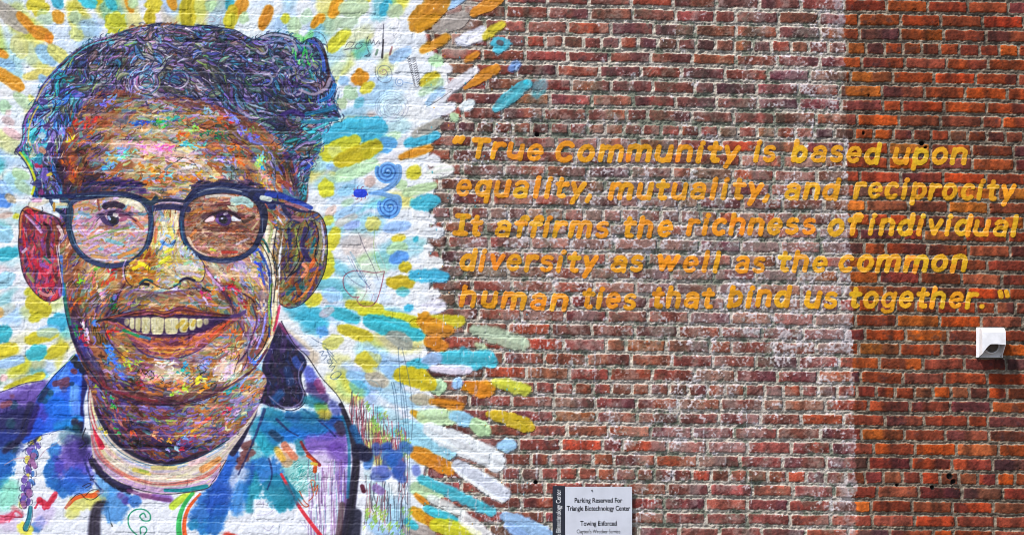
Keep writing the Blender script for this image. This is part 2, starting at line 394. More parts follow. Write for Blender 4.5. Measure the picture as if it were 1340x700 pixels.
for k in range(13):
    x = 536 + k * .55; y = 74 + k * 2.9
    line([(x, y), (x - 3 + k * .2, y + 3), (x + 2, y + 5)], 1.1, (70, 68, 76), .75, id_); line([(x + 3, y + 2), (x + 8, y + 2 - k * .1), (x + 4, y + 6)], 1.1, (80, 76, 84), .7, id_)
id_ = PID['writing']
for pts in ([(452, 62), (456, 56), (463, 57), (458, 63), (450, 66), (462, 64), (472, 63)], [(464, 62), (468, 57), (474, 60), (468, 65), (465, 62)], [(480, 52), (482, 48), (479, 58), (483, 70), (477, 74), (484, 72), (481, 66)],
            [(481, 60), (484, 52), (486, 58), (489, 53), (491, 59), (495, 54), (497, 58)], [(500, 62), (502, 32), (502, 50)], [(478, 73), (482, 75), (485, 71)]):
    line(pts, 1.1, (52, 54, 70), .8, id_)
id_ = PID['spot']; stroke([(502, 52), (500, 76)], 3.0, (40, 36, 44), .9, .7, id_, (.5, 1)); stroke([(513, 62), (510, 72)], 2.6, (150, 90, 92), .8, .8)
stroke([(494, 66), (492, 72)], 3, (96, 135, 110), .8, .8)
id_ = PID['writing2']; line([(266, 30), (272, 24), (278, 23), (282, 28), (274, 29)], .9, (170, 120, 140), .7, id_); line([(286, 24), (290, 22), (288, 32), (294, 34)], .9, (170, 120, 140), .7, id_)
for pts in ([(268, 2), (285, 1), (300, 3)], [(566, 117), (576, 116), (592, 118)], [(558, 140), (570, 134), (590, 120)]): line(pts, 1.1, (60, 58, 58), .7, None)
id_ = PID['name']
for pts in ([(434, 494), (436, 496), (444, 492), (446, 487), (440, 486), (434, 490), (433, 495), (440, 496), (447, 489)], [(434, 485), (438, 479), (431, 480), (436, 474)], [(431, 476), (428, 472), (432, 470), (434, 474), (430, 476)],
            [(424, 470), (428, 465), (421, 465), (424, 459), (418, 461)], [(441, 474), (432, 464), (427, 456), (433, 470)], [(437, 466), (430, 458), (424, 454)], [(408, 442), (418, 448), (426, 450)]):
    line(pts, 1.2, (48, 76, 118), .8, id_)

# fence-like scribble beside the jacket ------------------------------------------------
id_ = PID['pickets']
for k in range(190):
    x = rng.uniform(458, 534); top = 520 + max(0, x - 465) * .75 + rng.uniform(-10, 40)
    if k % 3 == 0: top = rng.uniform(620, 660)
    ln_ = rng.uniform(14, 46)
    c = [(150, 60, 82), (86, 50, 62), (60, 58, 78), (190, 70, 92), (60, 90, 110), (110, 72, 80)][rng.randint(6)]
    line([(x, top), (x + rng.normal(0, 1.2), top + ln_ * .5), (x + rng.normal(0, 2), min(top + ln_, 712))], rng.uniform(.9, 1.9), c, .72, id_)
for k in range(46):
    x = rng.uniform(470, 534); y = 535 + max(0, x - 470) * .6 + rng.uniform(-14, 26)
    if k % 2: y = rng.uniform(660, 700)
    line([(x, y), (x + 4, y - 4), (x + 2, y + 3), (x + 6, y + 1), (x + 3, y + 6)], 2.2, [(150, 200, 70), (120, 180, 80), (180, 205, 80)][rng.randint(3)], .7, id_)
for k in range(16):
    x = rng.uniform(462, 520); y = rng.uniform(560, 590)
    line([(x, y), (x + 3, y + 14), (x + 5, y + 1), (x + 7, y + 13)], 1.1, (176, 60, 84), .7, id_)
for x in (523, 529, 532, 535, 520):
    line([(x - 8, 455 if x == 529 else 500), (x - 4, 520), (x, 570), (x + rng.normal(0, 2), 640), (x + 1, 705)], 1.3, (70, 100, 128), .75, id_)
line([(526, 455), (536, 500), (540, 545), (538, 575)], 1.2, (80, 100, 120), .8, id_)
line([(468, 512), (478, 498), (492, 500), (498, 512), (488, 526), (474, 530)], .9, (100, 150, 170), .6, id_)
for k in range(26):
    x = rng.normal(505, 13); y = rng.normal(606, 12)
    stroke([(x, y), (x + rng.normal(0, 6), y + rng.normal(0, 5))], rng.uniform(8, 15), [(36, 100, 190), (60, 128, 205), (44, 84, 178), (92, 110, 200), (70, 90, 170)][rng.randint(5)], .75, 4, id_)
stroke([(492, 638), (498, 642)], 11, (138, 104, 178), .8, 3, id_)

# ------------------------------------------------------------------------------ jacket
JO = [(-430, 560), (-200, 545), (-60, 526), (0, 513), (30, 502), (55, 498), (66, 492), (80, 480), (98, 463), (112, 476), (150, 540), (250, 600), (335, 540),
      (358, 440), (368, 420), (385, 450), (400, 465), (420, 495), (440, 515), (450, 530), (462, 560), (474, 600), (480, 650), (474, 700), (500, 800), (520, 1010), (-430, 1010)]
jm = poly_mask(JO, False)
fill(jm, (226, 232, 247), 1, 2, PID['jacket'])
jid = PID['jacket']
cl = blur(jm, 2)
def blob(x, y, w, c, a=.9, soft=4, dx=0, dy=0, pid=jid, clip=cl, taper=(1, 1), rough=.16): stroke([(x, y), (x + dx + .1, y + dy)], w * 1.08, c, a * .94, soft * 1.5, pid, taper, .08, clip, rough)
BLU = (22, 96, 176); TEA = (16, 128, 150); NAV = (30, 34, 84); PUR = (86, 62, 150); LIL = (178, 160, 214); DKP = (40, 30, 70)
# left shoulder
for q in ((-10, 545, 40, PUR, .9, 8, 60, -26), (0, 520, 22, (124, 104, 186), .8, 6, 50, -8), (20, 532, 22, (96, 74, 150), .8, 6, 20, -14), (0, 560, 40, NAV, .9, 9, 24, -8), (-6, 580, 30, (28, 50, 130), .9, 8, 20, 0),
          (10, 590, 14, (30, 60, 66), .7, 4, 8, -6), (14, 554, 12, (28, 72, 92), .8, 3), (18, 530, 10, (26, 70, 96), .8, 3), (4, 530, 8, (130, 66, 70), .8, 2, 8, -3), (16, 518, 6, (120, 66, 90), .7, 2),
          (-120, 600, 70, (40, 70, 150), .8, 20, 60, -10), (-300, 640, 90, PUR, .7, 20, 80, 0), (-200, 720, 60, TEA, .7, 20, 40, 80), (-60, 760, 60, BLU, .7, 12, -20, 60), (-340, 800, 60, (40, 40, 100), .7, 20, 100, 40)):
    blob(*q)
# body colours
for q in ((-4, 628, 26, BLU, .92, 4, 8, -16), (-2, 612, 30, BLU, .9, 4, 6, -8), (6, 655, 26, (110, 208, 170), .7, 9, 6, -16), (20, 640, 16, (140, 214, 190), .5, 8, 0, 20), (72, 589, 17, (40, 118, 198), .92, 3), (68, 615, 22, BLU, .95, 3, 4, -6), (70, 631, 18, BLU, .95, 3, 4, 2), (84, 640, 20, BLU, .9, 3, 14, -14),
          (92, 610, 40, (84, 60, 160), .85, 9, 10, -16), (104, 620, 26, (70, 70, 180), .8, 7, 6, 4), (96, 628, 30, (40, 100, 190), .8, 6, 8, 6), (52, 682, 13, (60, 110, 180), .9, 3, -6, 8), (62, 668, 22, (196, 176, 224), .7, 7, -8, 10),
          (12, 684, 26, (196, 170, 205), .6, 10), (2, 680, 9, (220, 70, 100), .8, 3, 14, -6), (18, 664, 7, (190, 100, 110), .7, 3, 10, 8), (30, 690, 14, (228, 216, 70), .9, 3, 6, 4), (28, 660, 8, (222, 205, 80), .9, 3, 2, -6), (60, 660, 8, (196, 36, 62), .9, 1.5, -8, -6), (62, 662, 7, (196, 36, 62), .9, 1.5, 10, -16)):
    blob(*q)
line([(46, 664), (54, 652), (58, 666), (72, 648)], 4, (196, 40, 66), .85, jid)
line([(12, 682), (20, 668), (28, 676), (-2, 674)], 3, (214, 66, 90), .7, jid)
for q in ((98, 660, 18, (216, 214, 116), .9, 4, 24, -4), (120, 652, 16, (216, 214, 116), .9, 4, 14, -4), (92, 672, 14, (216, 214, 116), .85, 4, 6, -4)): blob(*q)
stroke([(123, 705), (124, 680), (128, 664), (136, 660)], 19, (48, 42, 58), .95, 6, jid, (.9, .7), .2)
line([(128, 656), (138, 658), (142, 668), (144, 680), (147, 688)], 2.4, (70, 62, 40), .9, jid)
stroke([(90, 660), (98, 652), (110, 648), (122, 648), (132, 642)], 8, (206, 88, 34), .95, 1, jid, (.5, 1), .2)
line([(86, 664), (92, 654), (104, 645), (112, 652), (122, 653), (132, 644), (126, 640), (118, 642), (112, 648)], 1.4, (36, 30, 36), .9, jid)
stroke([(86, 664), (92, 656)], 4, (200, 120, 96), .9, 1, jid)
for pts in ([(108, 636), (116, 632), (119, 634), (112, 638)], [(118, 624), (122, 622), (118, 628), (124, 626)], [(113, 598), (117, 592), (116, 602), (122, 594), (119, 606), (124, 600)]): line(pts, 1.6, (30, 30, 60), .9, jid)
# vine drawing
for k in range(26):
    t = k / 25.0; x = 46 - 14 * t + 5 * math.sin(k * 1.9); y = 566 + 92 * t
    stroke([(x, y), (x + rng.normal(0, 2), y + 4)], rng.uniform(4, 9), [(110, 84, 165), (96, 70, 150), (70, 120, 190), (220, 205, 90), (150, 100, 150), (100, 84, 170)][rng.randint(6)], .9, .9, jid)
    line([(x - 4, y), (x - 5, y + 4), (x - 2, y + 7)], 1.2, (30, 26, 60), .85, jid); line([(x + 4, y - 2), (x + 5, y + 4), (x + 2, y + 6)], 1.2, (30, 26, 60), .85, jid)
line([(48, 574), (38, 578), (42, 570), (46, 566), (40, 564)], 1.6, (30, 34, 80), .9, jid)
stroke([(40, 664), (37, 680), (33, 692)], 6, (46, 130, 150), .95, 1, jid); line([(42, 662), (42, 676), (36, 694), (30, 690), (36, 676), (38, 662)], 1.2, (26, 34, 60), .85, jid)
line([(6, 608), (20, 600), (38, 598)], 2, (196, 140, 150), .6, jid); line([(52, 598), (60, 588), (74, 580), (82, 572)], 1.1, (170, 120, 130), .7, jid)
# middle of the shirt front
for q in ((150, 668, 30, (60, 130, 200), .85, 5, 6, -22), (140, 640, 22, (70, 140, 205), .8, 6, -4, -14), (165, 655, 10, PUR, .85, 3), (158, 648, 9, (110, 84, 160), .85, 3), (177, 655, 16, (50, 110, 190), .9, 3), (188, 648, 9, (150, 80, 130), .8, 3, 12, -2), (204, 649, 9, (120, 76, 160), .85, 3, 18, 4)): blob(*q)
line([(182, 702), (170, 690), (168, 676), (176, 667), (188, 666), (196, 672), (196, 680), (188, 681), (183, 675), (188, 671), (191, 676)], 2.6, (26, 140, 102), .95, jid)
line([(186, 702), (192, 694), (190, 689), (184, 690), (184, 698)], 2.4, (26, 140, 102), .95, jid)
stroke([(250, 644), (234, 655), (226, 662)], 10, (176, 200, 50), .9, 3, jid, (1, 1), .1)
stroke([(252, 645), (240, 662), (234, 684), (236, 712), (240, 760)], 9, (58, 176, 92), .95, 1.2, jid, (.5, 1.2), .1)
stroke([(262, 646), (247, 664), (241, 686), (244, 712), (252, 760)], 7, (230, 90, 36), .95, 1.2, jid, (.5, 1.2), .1)
for q in ((262, 680, 30, (28, 96, 178), .9, 5, 20, -34), (268, 690, 18, (36, 120, 180), .8, 4), (254, 686, 14, (30, 130, 170), .8, 3), (284, 660, 30, (34, 84, 176), .92, 5, 12, -40), (280, 690, 20, BLU, .9, 4, 8, -20), (298, 620, 24, (30, 90, 180), .9, 5, 4, -20), (296, 702, 12, (220, 60, 40), .9, 3, 10, 2), (288, 740, 34, BLU, .8, 6, -10, 60)): blob(*q)
line([(290, 702), (302, 699)], 4, (214, 62, 40), .9, jid)
# right half of the body
for q in ((340, 560, 26, (30, 130, 160), .9, 6, 10, 20), (332, 590, 20, (90, 180, 190), .8, 7, 8, 20), (345, 615, 34, (34, 110, 190), .9, 6, 14, 6), (330, 640, 24, TEA, .9, 5, -4, -14), (326, 650, 10, TEA, .8, 4, 0, 16), (362, 640, 36, (18, 124, 152), .9, 6, 10, 8), (375, 656, 14, TEA, .85, 4, -6, 6), (325, 612, 16, (26, 84, 166), .9, 4, -4, 14),
          (314, 620, 20, (210, 214, 234), .8, 6, -4, 10), (360, 570, 24, (20, 110, 160), .9, 6, 30, -8), (380, 560, 30, (16, 106, 186), .95, 5, 60, -2), (350, 556, 22, (20, 116, 176), .9, 5, 20, -6), (430, 556, 16, (20, 110, 184), .9, 5, 18, -2),
          (408, 582, 24, (112, 78, 170), .9, 7, 36, -6), (440, 590, 24, (104, 70, 160), .9, 6, 6, 10), (446, 620, 18, (118, 86, 172), .8, 7, 4, 30), (420, 600, 22, (200, 176, 220), .7, 8, 10, 10), (392, 600, 20, (150, 190, 196), .9, 5, 6, 10), (388, 616, 34, (138, 200, 196), .92, 5, 14, 14),
          (372, 596, 16, (200, 150, 110), .8, 3, 4, 6), (362, 588, 8, (210, 170, 60), .85, 2, 8, 12), (372, 582, 9, (220, 120, 84), .85, 2, 14, 16), (356, 566, 9, (20, 60, 92), .9, 2, 10, 8), (392, 580, 12, (30, 120, 140), .8, 3, 2, 10)): blob(*q)
for k in range(150):
    x = rng.uniform(402, 455); y = rng.uniform(600, 690)
    line([(x, y), (x + rng.normal(0, .8), y + rng.uniform(15, 40))], rng.uniform(1, 2.4), [(236, 228, 244), (190, 160, 210), (128, 92, 150), (150, 190, 205), (160, 120, 160), (222, 210, 232), (110, 80, 120)][rng.randint(7)], .7, jid)
for k in range(36):
    x = rng.uniform(376, 408); y = rng.uniform(604, 640)
    line([(x, y), (x + 6, y - 4), (x + 2, y + 5), (x + 9, y + 2)], 1.2, [(40, 140, 140), (220, 235, 235), (90, 170, 170), (100, 150, 150)][rng.randint(4)], .7, jid)
stroke([(394, 578), (402, 592), (418, 608)], 5, (140, 48, 52), .95, 1, jid, (.7, 1), .2); stroke([(402, 596), (412, 604), (412, 616)], 6, (206, 84, 24), .95, 1, jid, (.5, .9), .2)
stroke([(408, 606), (414, 607)], 4, (226, 200, 80), .9, 1, jid)
stroke([(368, 620), (382, 645), (390, 660), (404, 680), (424, 706)], 4.6, (202, 48, 62), .95, 1, jid, (.8, 1.2), .15)
line([(392, 642), (398, 655), (404, 661), (398, 662), (390, 652)], 2, (190, 70, 30), .9, jid); line([(404, 655), (410, 648), (408, 636), (407, 628), (412, 630), (411, 642), (416, 634), (414, 646)], 1.8, (190, 80, 36), .9, jid)
line([(370, 630), (378, 644), (388, 654), (384, 640)], 3, (20, 90, 110), .85, jid); line([(374, 624), (384, 640), (396, 652)], 4, (24, 120, 140), .8, jid)
for q in ((320, 584, 10, (112, 62, 62), .9, 2.5, 8, -4), (320, 594, 11, (112, 62, 62), .9, 2.5, 8, -2), (314, 602, 9, (112, 62, 62), .9, 2.5, 8, -3), (312, 611, 7, (112, 62, 62), .9, 2.5, 4, -4)): blob(*q)
for pts in ([(300, 664), (306, 654), (302, 666), (305, 658), (306, 670)], [(335, 660), (340, 655), (342, 660), (345, 656), (344, 664)], [(392, 680), (400, 690), (398, 680), (404, 692)], [(345, 690), (352, 694), (358, 686)]): line(pts, .9, (130, 110, 150), .6, jid)
line([(334, 674), (350, 672), (360, 664)], .9, (150, 130, 170), .6, jid)
for q in ((352, 540, 18, (16, 120, 152), .85, 6, 20, 12), (392, 552, 16, (14, 110, 160), .85, 6, 26, 6), (340, 575, 16, (40, 160, 180), .8, 6, 10, 14), (424, 548, 12, (22, 60, 130), .8, 5, 16, 4), (378, 640, 14, (20, 120, 150), .8, 5, 6, 14), (316, 640, 18, (30, 110, 190), .8, 6, -6, 24)): blob(*q)
for pts, w in (([(346, 536), (338, 560), (326, 590), (312, 620)], 5), ([(398, 536), (420, 552), (440, 572)], 4), ([(362, 548), (376, 562), (390, 570)], 4), ([(352, 600), (356, 620), (350, 640)], 3.4), ([(110, 600), (118, 622), (132, 640)], 4), ([(60, 560), (44, 578), (30, 590)], 4)): stroke(pts, w, (24, 34, 84), .75, 2, jid, (.8, .4), .2, None, .2)
# dark right edge of the jacket
stroke([(446, 530), (458, 560), (466, 600), (462, 640), (456, 680), (448, 712)], 13, (38, 32, 52), .95, 3, jid, (.5, 1.2), .25)
stroke([(448, 545), (456, 575), (457, 610), (455, 650)], 4, (20, 110, 140), .7, 2, jid); stroke([(462, 560), (476, 590), (482, 600)], 10, (20, 86, 140), .85, 4, jid)
stroke([(470, 590), (478, 594)], 20, (28, 26, 58), .9, 4, jid); stroke([(466, 672), (464, 700), (462, 740)], 15, (34, 34, 54), .9, 4, jid); stroke([(474, 636), (476, 642)], 6, (80, 20, 40), .9, 2, jid)
stroke([(448, 660), (444, 690), (440, 730)], 8, (70, 46, 48), .7, 3, jid)
line([(368, 420), (385, 450), (402, 466), (420, 493), (440, 515), (450, 532), (456, 548)], 1.7, (26, 26, 46), .95, jid)
line([(-60, 527), (0, 513), (30, 502), (56, 498)], 1.8, (54, 44, 90), .85, jid)
# more garment below the part shown
for k in range(130):
    x = rng.uniform(-420, 470); y = rng.uniform(730, 1000)
    blob(x, y, rng.uniform(12, 34), [BLU, TEA, PUR, LIL, (222, 228, 244), (222, 228, 244), (216, 214, 116), (200, 60, 70), NAV][rng.randint(9)], rng.uniform(.5, .9), 5, rng.normal(0, 12), rng.normal(0, 16))
# left collar
cm = poly_mask([(98, 463), (106, 470), (116, 486), (119, 496), (113, 512), (109, 530), (110, 548), (106, 566), (84, 562), (56, 568), (30, 580), (33, 560), (42, 535), (56, 510), (66, 496), (82, 480)])
cid = PID['collar_l']; fill(cm, (52, 104, 204), 1, 1, cid); cc = blur(cm, 2)
def cb(x, y, w, c, a=.9, soft=2.5, dx=0, dy=0): stroke([(x, y), (x + dx + .1, y + dy)], w, c, a, soft, cid, (1, 1), .1, cc, .12)
for q in ((84, 484, 14, (92, 142, 232), .9, 5, -10, 24), (98, 508, 12, (110, 160, 236), .9, 5, -2, 30), (100, 530, 12, (96, 140, 230), .9, 4, 0, 14), (60, 530, 18, (84, 72, 170), .8, 6, -12, 24), (70, 530, 26, (30, 110, 200), .8, 8, 10, 10), (50, 556, 18, (40, 90, 196), .9, 6, -10, 12), (80, 560, 20, (24, 130, 190), .8, 6, 20, -6), (62, 514, 16, (24, 110, 160), .8, 5, -4, 4),
          (46, 532, 13, (50, 36, 92), .85, 4, -12, 32), (60, 510, 9, (26, 46, 80), .85, 4, -8, 12), (82, 506, 8, (108, 70, 92), .9, 2, 6, -4), (72, 502, 8, (108, 70, 92), .9, 2, 10, -2), (84, 497, 7, (110, 70, 96), .9, 2, 4, -1), (84, 510, 8, (60, 72, 130), .8, 2), (96, 485, 7, (116, 66, 80), .9, 2, 2, 1),
          (66, 514, 8, (14, 78, 100), .85, 2), (56, 512, 8, (16, 60, 96), .85, 2), (58, 524, 9, (14, 86, 120), .85, 2), (54, 522, 8, (18, 60, 96), .85, 2), (94, 502, 6, (14, 60, 90), .8, 2), (97, 470, 11, (14, 40, 52), .95, 2), (102, 477, 11, (14, 36, 52), .95, 2), (108, 484, 9, (16, 36, 56), .95, 2), (112, 492, 10, (24, 30, 66), .95, 3),
          (112, 500, 10, (34, 34, 90), .95, 3, -2, 40), (114, 530, 7, (30, 24, 70), .95, 3, -2, 26), (98, 552, 10, (20, 34, 60), .9, 3), (106, 556, 11, (24, 24, 56), .95, 3, 2, 6), (100, 560, 10, (16, 62, 66), .8, 3), (88, 562, 9, (20, 90, 120), .8, 3)): cb(*q)
stroke([(40, 530), (33, 552), (28, 572), (6, 590)], 10, (34, 30, 70), .85, 4, jid, (1, .7))
line([(98, 463), (84, 478), (70, 492), (58, 508), (48, 520)], 1.4, (24, 60, 70), .9, cid); line([(44, 528), (34, 552), (28, 574), (60, 568), (84, 561), (106, 566)], 1.3, (30, 40, 110), .7, cid)
line([(80, 482), (86, 478), (80, 486)], 1, (30, 40, 100), .8, cid); line([(60, 496), (92, 470), (98, 462)], 2.0, (190, 214, 160), .7, cid)
for q in ((104, 570, 14, (22, 40, 56), .8, 4, 10, 6), (110, 578, 12, (24, 22, 56), .9, 4, -2, 12), (96, 566, 18, (40, 90, 110), .6, 6, -10, 6), (98, 584, 26, (70, 54, 130), .7, 8, 6, 8)): blob(*q)
line([(112, 560), (108, 572), (112, 580), (104, 586)], 2.2, (20, 20, 40), .85, jid)
# right collar
cm = poly_mask([(362, 428), (369, 424), (384, 450), (398, 466), (401, 478), (394, 492), (396, 508), (400, 518), (394, 530), (376, 534), (356, 532), (340, 528), (334, 545), (318, 578), (306, 596), (300, 590), (318, 566), (336, 530), (342, 500), (344, 474), (352, 456)])
cid = PID['collar_r']; fill(cm, (36, 32, 62), 1, 1, cid); cc = blur(cm, 2)
for k in range(170):
    x, y = scatter(cm, 1)[0]
    stroke([(x, y), (x + rng.normal(0, 3), y + rng.uniform(3, 10))], rng.uniform(2, 5), [(34, 26, 60), (60, 40, 92), (48, 34, 82), (22, 48, 90), (74, 50, 78), (28, 24, 50)][rng.randint(6)], .7, 1.5, cid, (1, .6), .15, cc)
for q in ((386, 470, 9, (70, 104, 190), .7, 3, 6, 10), (366, 515, 12, (20, 86, 140), .8, 5, -6, 8), (380, 500, 10, (30, 70, 120), .6, 5, -4, -16), (350, 470, 10, (60, 50, 110), .6, 5, 4, -20), (372, 446, 8, (84, 60, 110), .6, 4, -2, 12), (346, 500, 8, (20, 70, 110), .6, 4), (350, 545, 16, (52, 40, 96), .8, 5, -14, 24)): cb(*q)
for k in range(34):
    x, y = scatter(cm, 1)[0]; line([(x, y), (x + 2, y + 3), (x + 1, y + 6)], 1, [(170, 150, 190), (140, 150, 190), (110, 84, 150)][rng.randint(3)], .5, cid)
line([(397, 474), (391, 486), (392, 500), (397, 514), (393, 526), (380, 533), (366, 530), (352, 518)], 2.6, (130, 122, 160), .75, cid); line([(400, 476), (394, 490), (396, 506), (401, 518), (396, 530), (382, 537), (366, 534)], 1.8, (20, 20, 40), .9, cid)
# patch between collar and jacket edge
for q in ((404, 486, 14, (70, 84, 190), .85, 4, 6, 14), (408, 508, 16, (60, 44, 100), .9, 4, 14, 14), (416, 500, 10, (140, 60, 110), .8, 3, 4, 10), (404, 524, 14, (20, 120, 140), .8, 5, 14, 6), (418, 534, 12, (110, 160, 60), .8, 4, 6, 0), (420, 542, 12, (180, 160, 50), .85, 4, 8, 0), (436, 530, 12, (60, 70, 150), .8, 4, 4, 8), (398, 544, 16, (24, 112, 150), .9, 5, 10, 2), (444, 556, 12, (64, 48, 70), .9, 3, 2, 8), (378, 545, 12, (30, 96, 150), .9, 4, 10, 0)): blob(*q)
stroke([(366, 424), (374, 434), (392, 456)], 8, (176, 60, 120), .7, 4, PID['burst'], (.6, .4)); stroke([(378, 440), (402, 462)], 7, (110, 120, 210), .6, 4, PID['burst'])
line([(368, 420), (385, 450), (402, 466), (420, 493)], 1.7, (26, 26, 46), .95, jid)

# ------------------------------------------------------------------------------ undershirt neckband
sm = poly_mask([(119, 492), (115, 515), (116, 540), (119, 565), (121, 592), (124, 606), (138, 618), (158, 632), (180, 642), (205, 646), (230, 646), (252, 643), (272, 638), (284, 624), (294, 606), (300, 592), (316, 570), (335, 540), (330, 530), (250, 560), (160, 560)])
sid = PID['shirt']; fill(sm, (206, 192, 178), 1, 1, sid); sc = blur(sm, 2)
def band(off0, off1):   # a run along the band between its upper (0) and lower (1) edges
    up = [(122, 520), (128, 548), (145, 578), (170, 598), (200, 608), (224, 608), (252, 600), (282, 586), (308, 568), (332, 542)]
    lo = [(116, 540), (119, 575), (128, 608), (155, 631), (190, 644), (225, 647), (255, 643), (276, 634), (292, 610), (318, 572)]
    return [(u[0] + (l[0] - u[0]) * o, u[1] + (l[1] - u[1]) * o) for u, l, o in zip(up, lo, np.linspace(off0, off1, len(up)))]
bp = [(222, 208, 190), (206, 190, 180), (226, 214, 168), (214, 190, 196), (190, 176, 200), (220, 180, 170), (200, 196, 190), (214, 206, 150), (186, 176, 160), (232, 222, 206)]
for k in range(240):
    pb = smooth(band(*[rng.uniform(.05, .95)] * 2), n=6); i0 = rng.randint(0, len(pb) - 9); n_ = rng.randint(4, 9)
    stroke(pb[i0:i0 + n_], rng.uniform(2.5, 6), bp[rng.randint(len(bp))], .75, 1.2, sid, (1, .6), .14, sc, .1, False)
for o, c, w in ((.66, (206, 104, 92), 3.4), (.6, (214, 120, 100), 2.2), (.8, (190, 160, 206), 5), (.9, (176, 140, 190), 4), (.12, (150, 172, 206), 3), (.03, (40, 96, 130), 2)):
    pb = smooth(band(o, o), n=6); stroke(pb[6:46], w, c, .8, 1.2, sid, (.6, .8), .14, sc, .25, False)
for q in ((265, 614, 9, (222, 140, 70), 22, -14), (176, 614, 6, (220, 200, 90), 20, 6), (184, 615, 4, (150, 180, 70), 10, 2), (200, 612, 6, (210, 190, 110), 30, 0), (250, 606, 8, (226, 178, 180), 18, -6)): stroke([(q[0], q[1]), (q[0] + q[4], q[1] + q[5])], q[2], q[3], .8, 2, sid, (1, .7), .14, sc, .1)
stroke([(118, 506), (117, 530), (122, 552)], 6, (160, 60, 70), .9, 1.2, sid, (.5, 1), .1, sc); stroke([(123, 556), (128, 572), (133, 584)], 8, (200, 30, 66), .95, 1, sid, (.6, 1), .1, sc); stroke([(122, 580), (132, 602), (148, 614)], 7, (150, 140, 150), .8, 2, sid, (1, .7), .1, sc)
stroke([(120, 570), (126, 592), (140, 608), (160, 622)], 3, (190, 100, 110), .8, 1, sid); stroke([(216, 641), (240, 641), (270, 636)], 6, (24, 136, 146), .95, 1, sid, (.7, 1), .1, sc)
stroke([(121, 500), (117, 525), (121, 550), (132, 572), (152, 590), (176, 604)], 2.6, (220, 214, 206), .9, 1, sid)
line([(119, 494), (115, 515), (116, 540), (119, 560)], 1.4, (60, 90, 150), .8, sid)
line([(180, 628), (200, 633), (228, 632), (262, 626)], 1.0, (70, 60, 80), .8, sid); line([(150, 628), (180, 640), (216, 646), (250, 643), (272, 638), (278, 630), (284, 622), (296, 602)], 1.6, (40, 34, 56), .9, sid); line([(276, 632), (282, 628), (286, 618)], 2, (186, 160, 200), .9, sid)
# dark shade of the jacket opening along the band
stroke([(121, 604), (134, 620), (152, 634), (170, 641)], 13, (34, 24, 58), .92, 3, jid, (.7, .8), .2, None, .15); stroke([(168, 641), (196, 650), (222, 654)], 5, (110, 60, 110), .8, 2, jid)
line([(120, 602), (132, 622), (150, 638)], 1.5, (22, 18, 36), .9, jid)

# ------------------------------------------------------------------------------ neck
nm = poly_mask([(112, 488), (119, 510), (124, 535), (136, 560), (156, 584), (184, 601), (212, 608), (236, 605), (262, 596), (290, 580), (312, 564), (332, 540), (342, 520), (346, 490), (300, 470), (160, 470)])
nid = PID['neck']; fill(nm, (112, 74, 82), 1, 1, nid)
warm = [(170, 104, 52), (150, 92, 62), (146, 108, 122), (120, 72, 54), (104, 78, 126), (182, 130, 64), (160, 134, 84), (126, 122, 86), (152, 80, 66), (122, 108, 160), (150, 118, 98), (84, 116, 128), (136, 110, 60), (96, 100, 110)]
dark = [(62, 38, 84), (84, 44, 50), (46, 34, 78), (110, 60, 50), (92, 40, 62), (58, 52, 96), (120, 80, 60), (74, 54, 110)]
cool = [(96, 104, 168), (124, 112, 180), (84, 120, 150), (146, 154, 194), (112, 86, 146), (92, 144, 150), (150, 130, 176), (130, 150, 120)]
lite = [(208, 184, 148), (190, 176, 206), (204, 196, 178), (214, 176, 176), (184, 196, 140), (208, 186, 122), (168, 188, 212), (204, 160, 104), (222, 212, 182), (190, 180, 150), (190, 152, 84), (164, 194, 180), (176, 170, 110)]
face_tone = idw([(100,160,.40),(90,200,.37),(80,230,.32),(130,150,.43),(150,180,.54),(200,150,.52),(200,190,.62),(230,205,.64),(180,215,.57),(260,160,.47),(280,190,.47),(300,150,.40),(320,180,.42),(340,200,.46),(340,222,.52),(375,220,.40),(260,230,.56),(215,235,.5),(150,235,.44),(120,240,.34),
  (100,340,.44),(110,370,.5),(130,360,.55),(100,400,.42),(95,430,.34),(120,420,.45),(140,390,.45),(115,460,.38),(150,470,.46),(215,300,.66),(200,325,.5),(185,350,.55),(225,340,.68),(215,360,.6),(250,350,.6),(215,392,.5),(170,395,.45),(270,390,.5),
  (290,355,.55),(310,370,.5),(280,350,.62),(330,360,.58),(335,400,.5),(300,385,.42),(345,430,.5),(215,485,.64),(180,480,.5),(240,490,.64),(265,470,.5),(300,485,.68),(320,470,.5),(160,500,.38),(200,515,.40),(270,510,.45),
  (140,520,.36),(150,560,.3),(200,545,.40),(240,550,.43),(260,560,.45),(220,593,.18),(180,583,.22),(290,550,.45),(310,530,.5),(300,560,.38),(130,540,.3),(250,585,.28),(225,530,.32)], 3.0)
face_dir = idw([(x, y, math.cos(2 * math.radians(d)), math.sin(2 * math.radians(d))) for x, y, d in ((100,160,40),(85,220,70),(150,150,15),(200,190,-8),(260,170,-5),(320,180,-30),(350,220,-60),(215,230,0),(150,235,20),(215,300,85),(190,345,60),(240,345,-60),(110,360,60),(95,420,-80),(130,400,50),
  (120,465,-55),(170,500,-25),(215,515,0),(265,508,20),(310,485,40),(340,440,65),(290,370,-30),(320,380,-50),(335,400,-75),(215,390,0),(160,395,20),(275,390,-20),(215,480,0),(150,560,-45),(200,590,-15),(250,560,20),(300,550,38),(190,540,-20),(140,520,-65))], 2.5)
def fdir(x, y):
    c, s = face_dir(x, y); return 0.5 * math.degrees(math.atan2(s, c))
def ftone(x, y): return min(.9, max(.1, .47 + 1.95 * (float(face_tone(x, y)[0]) - .47)))
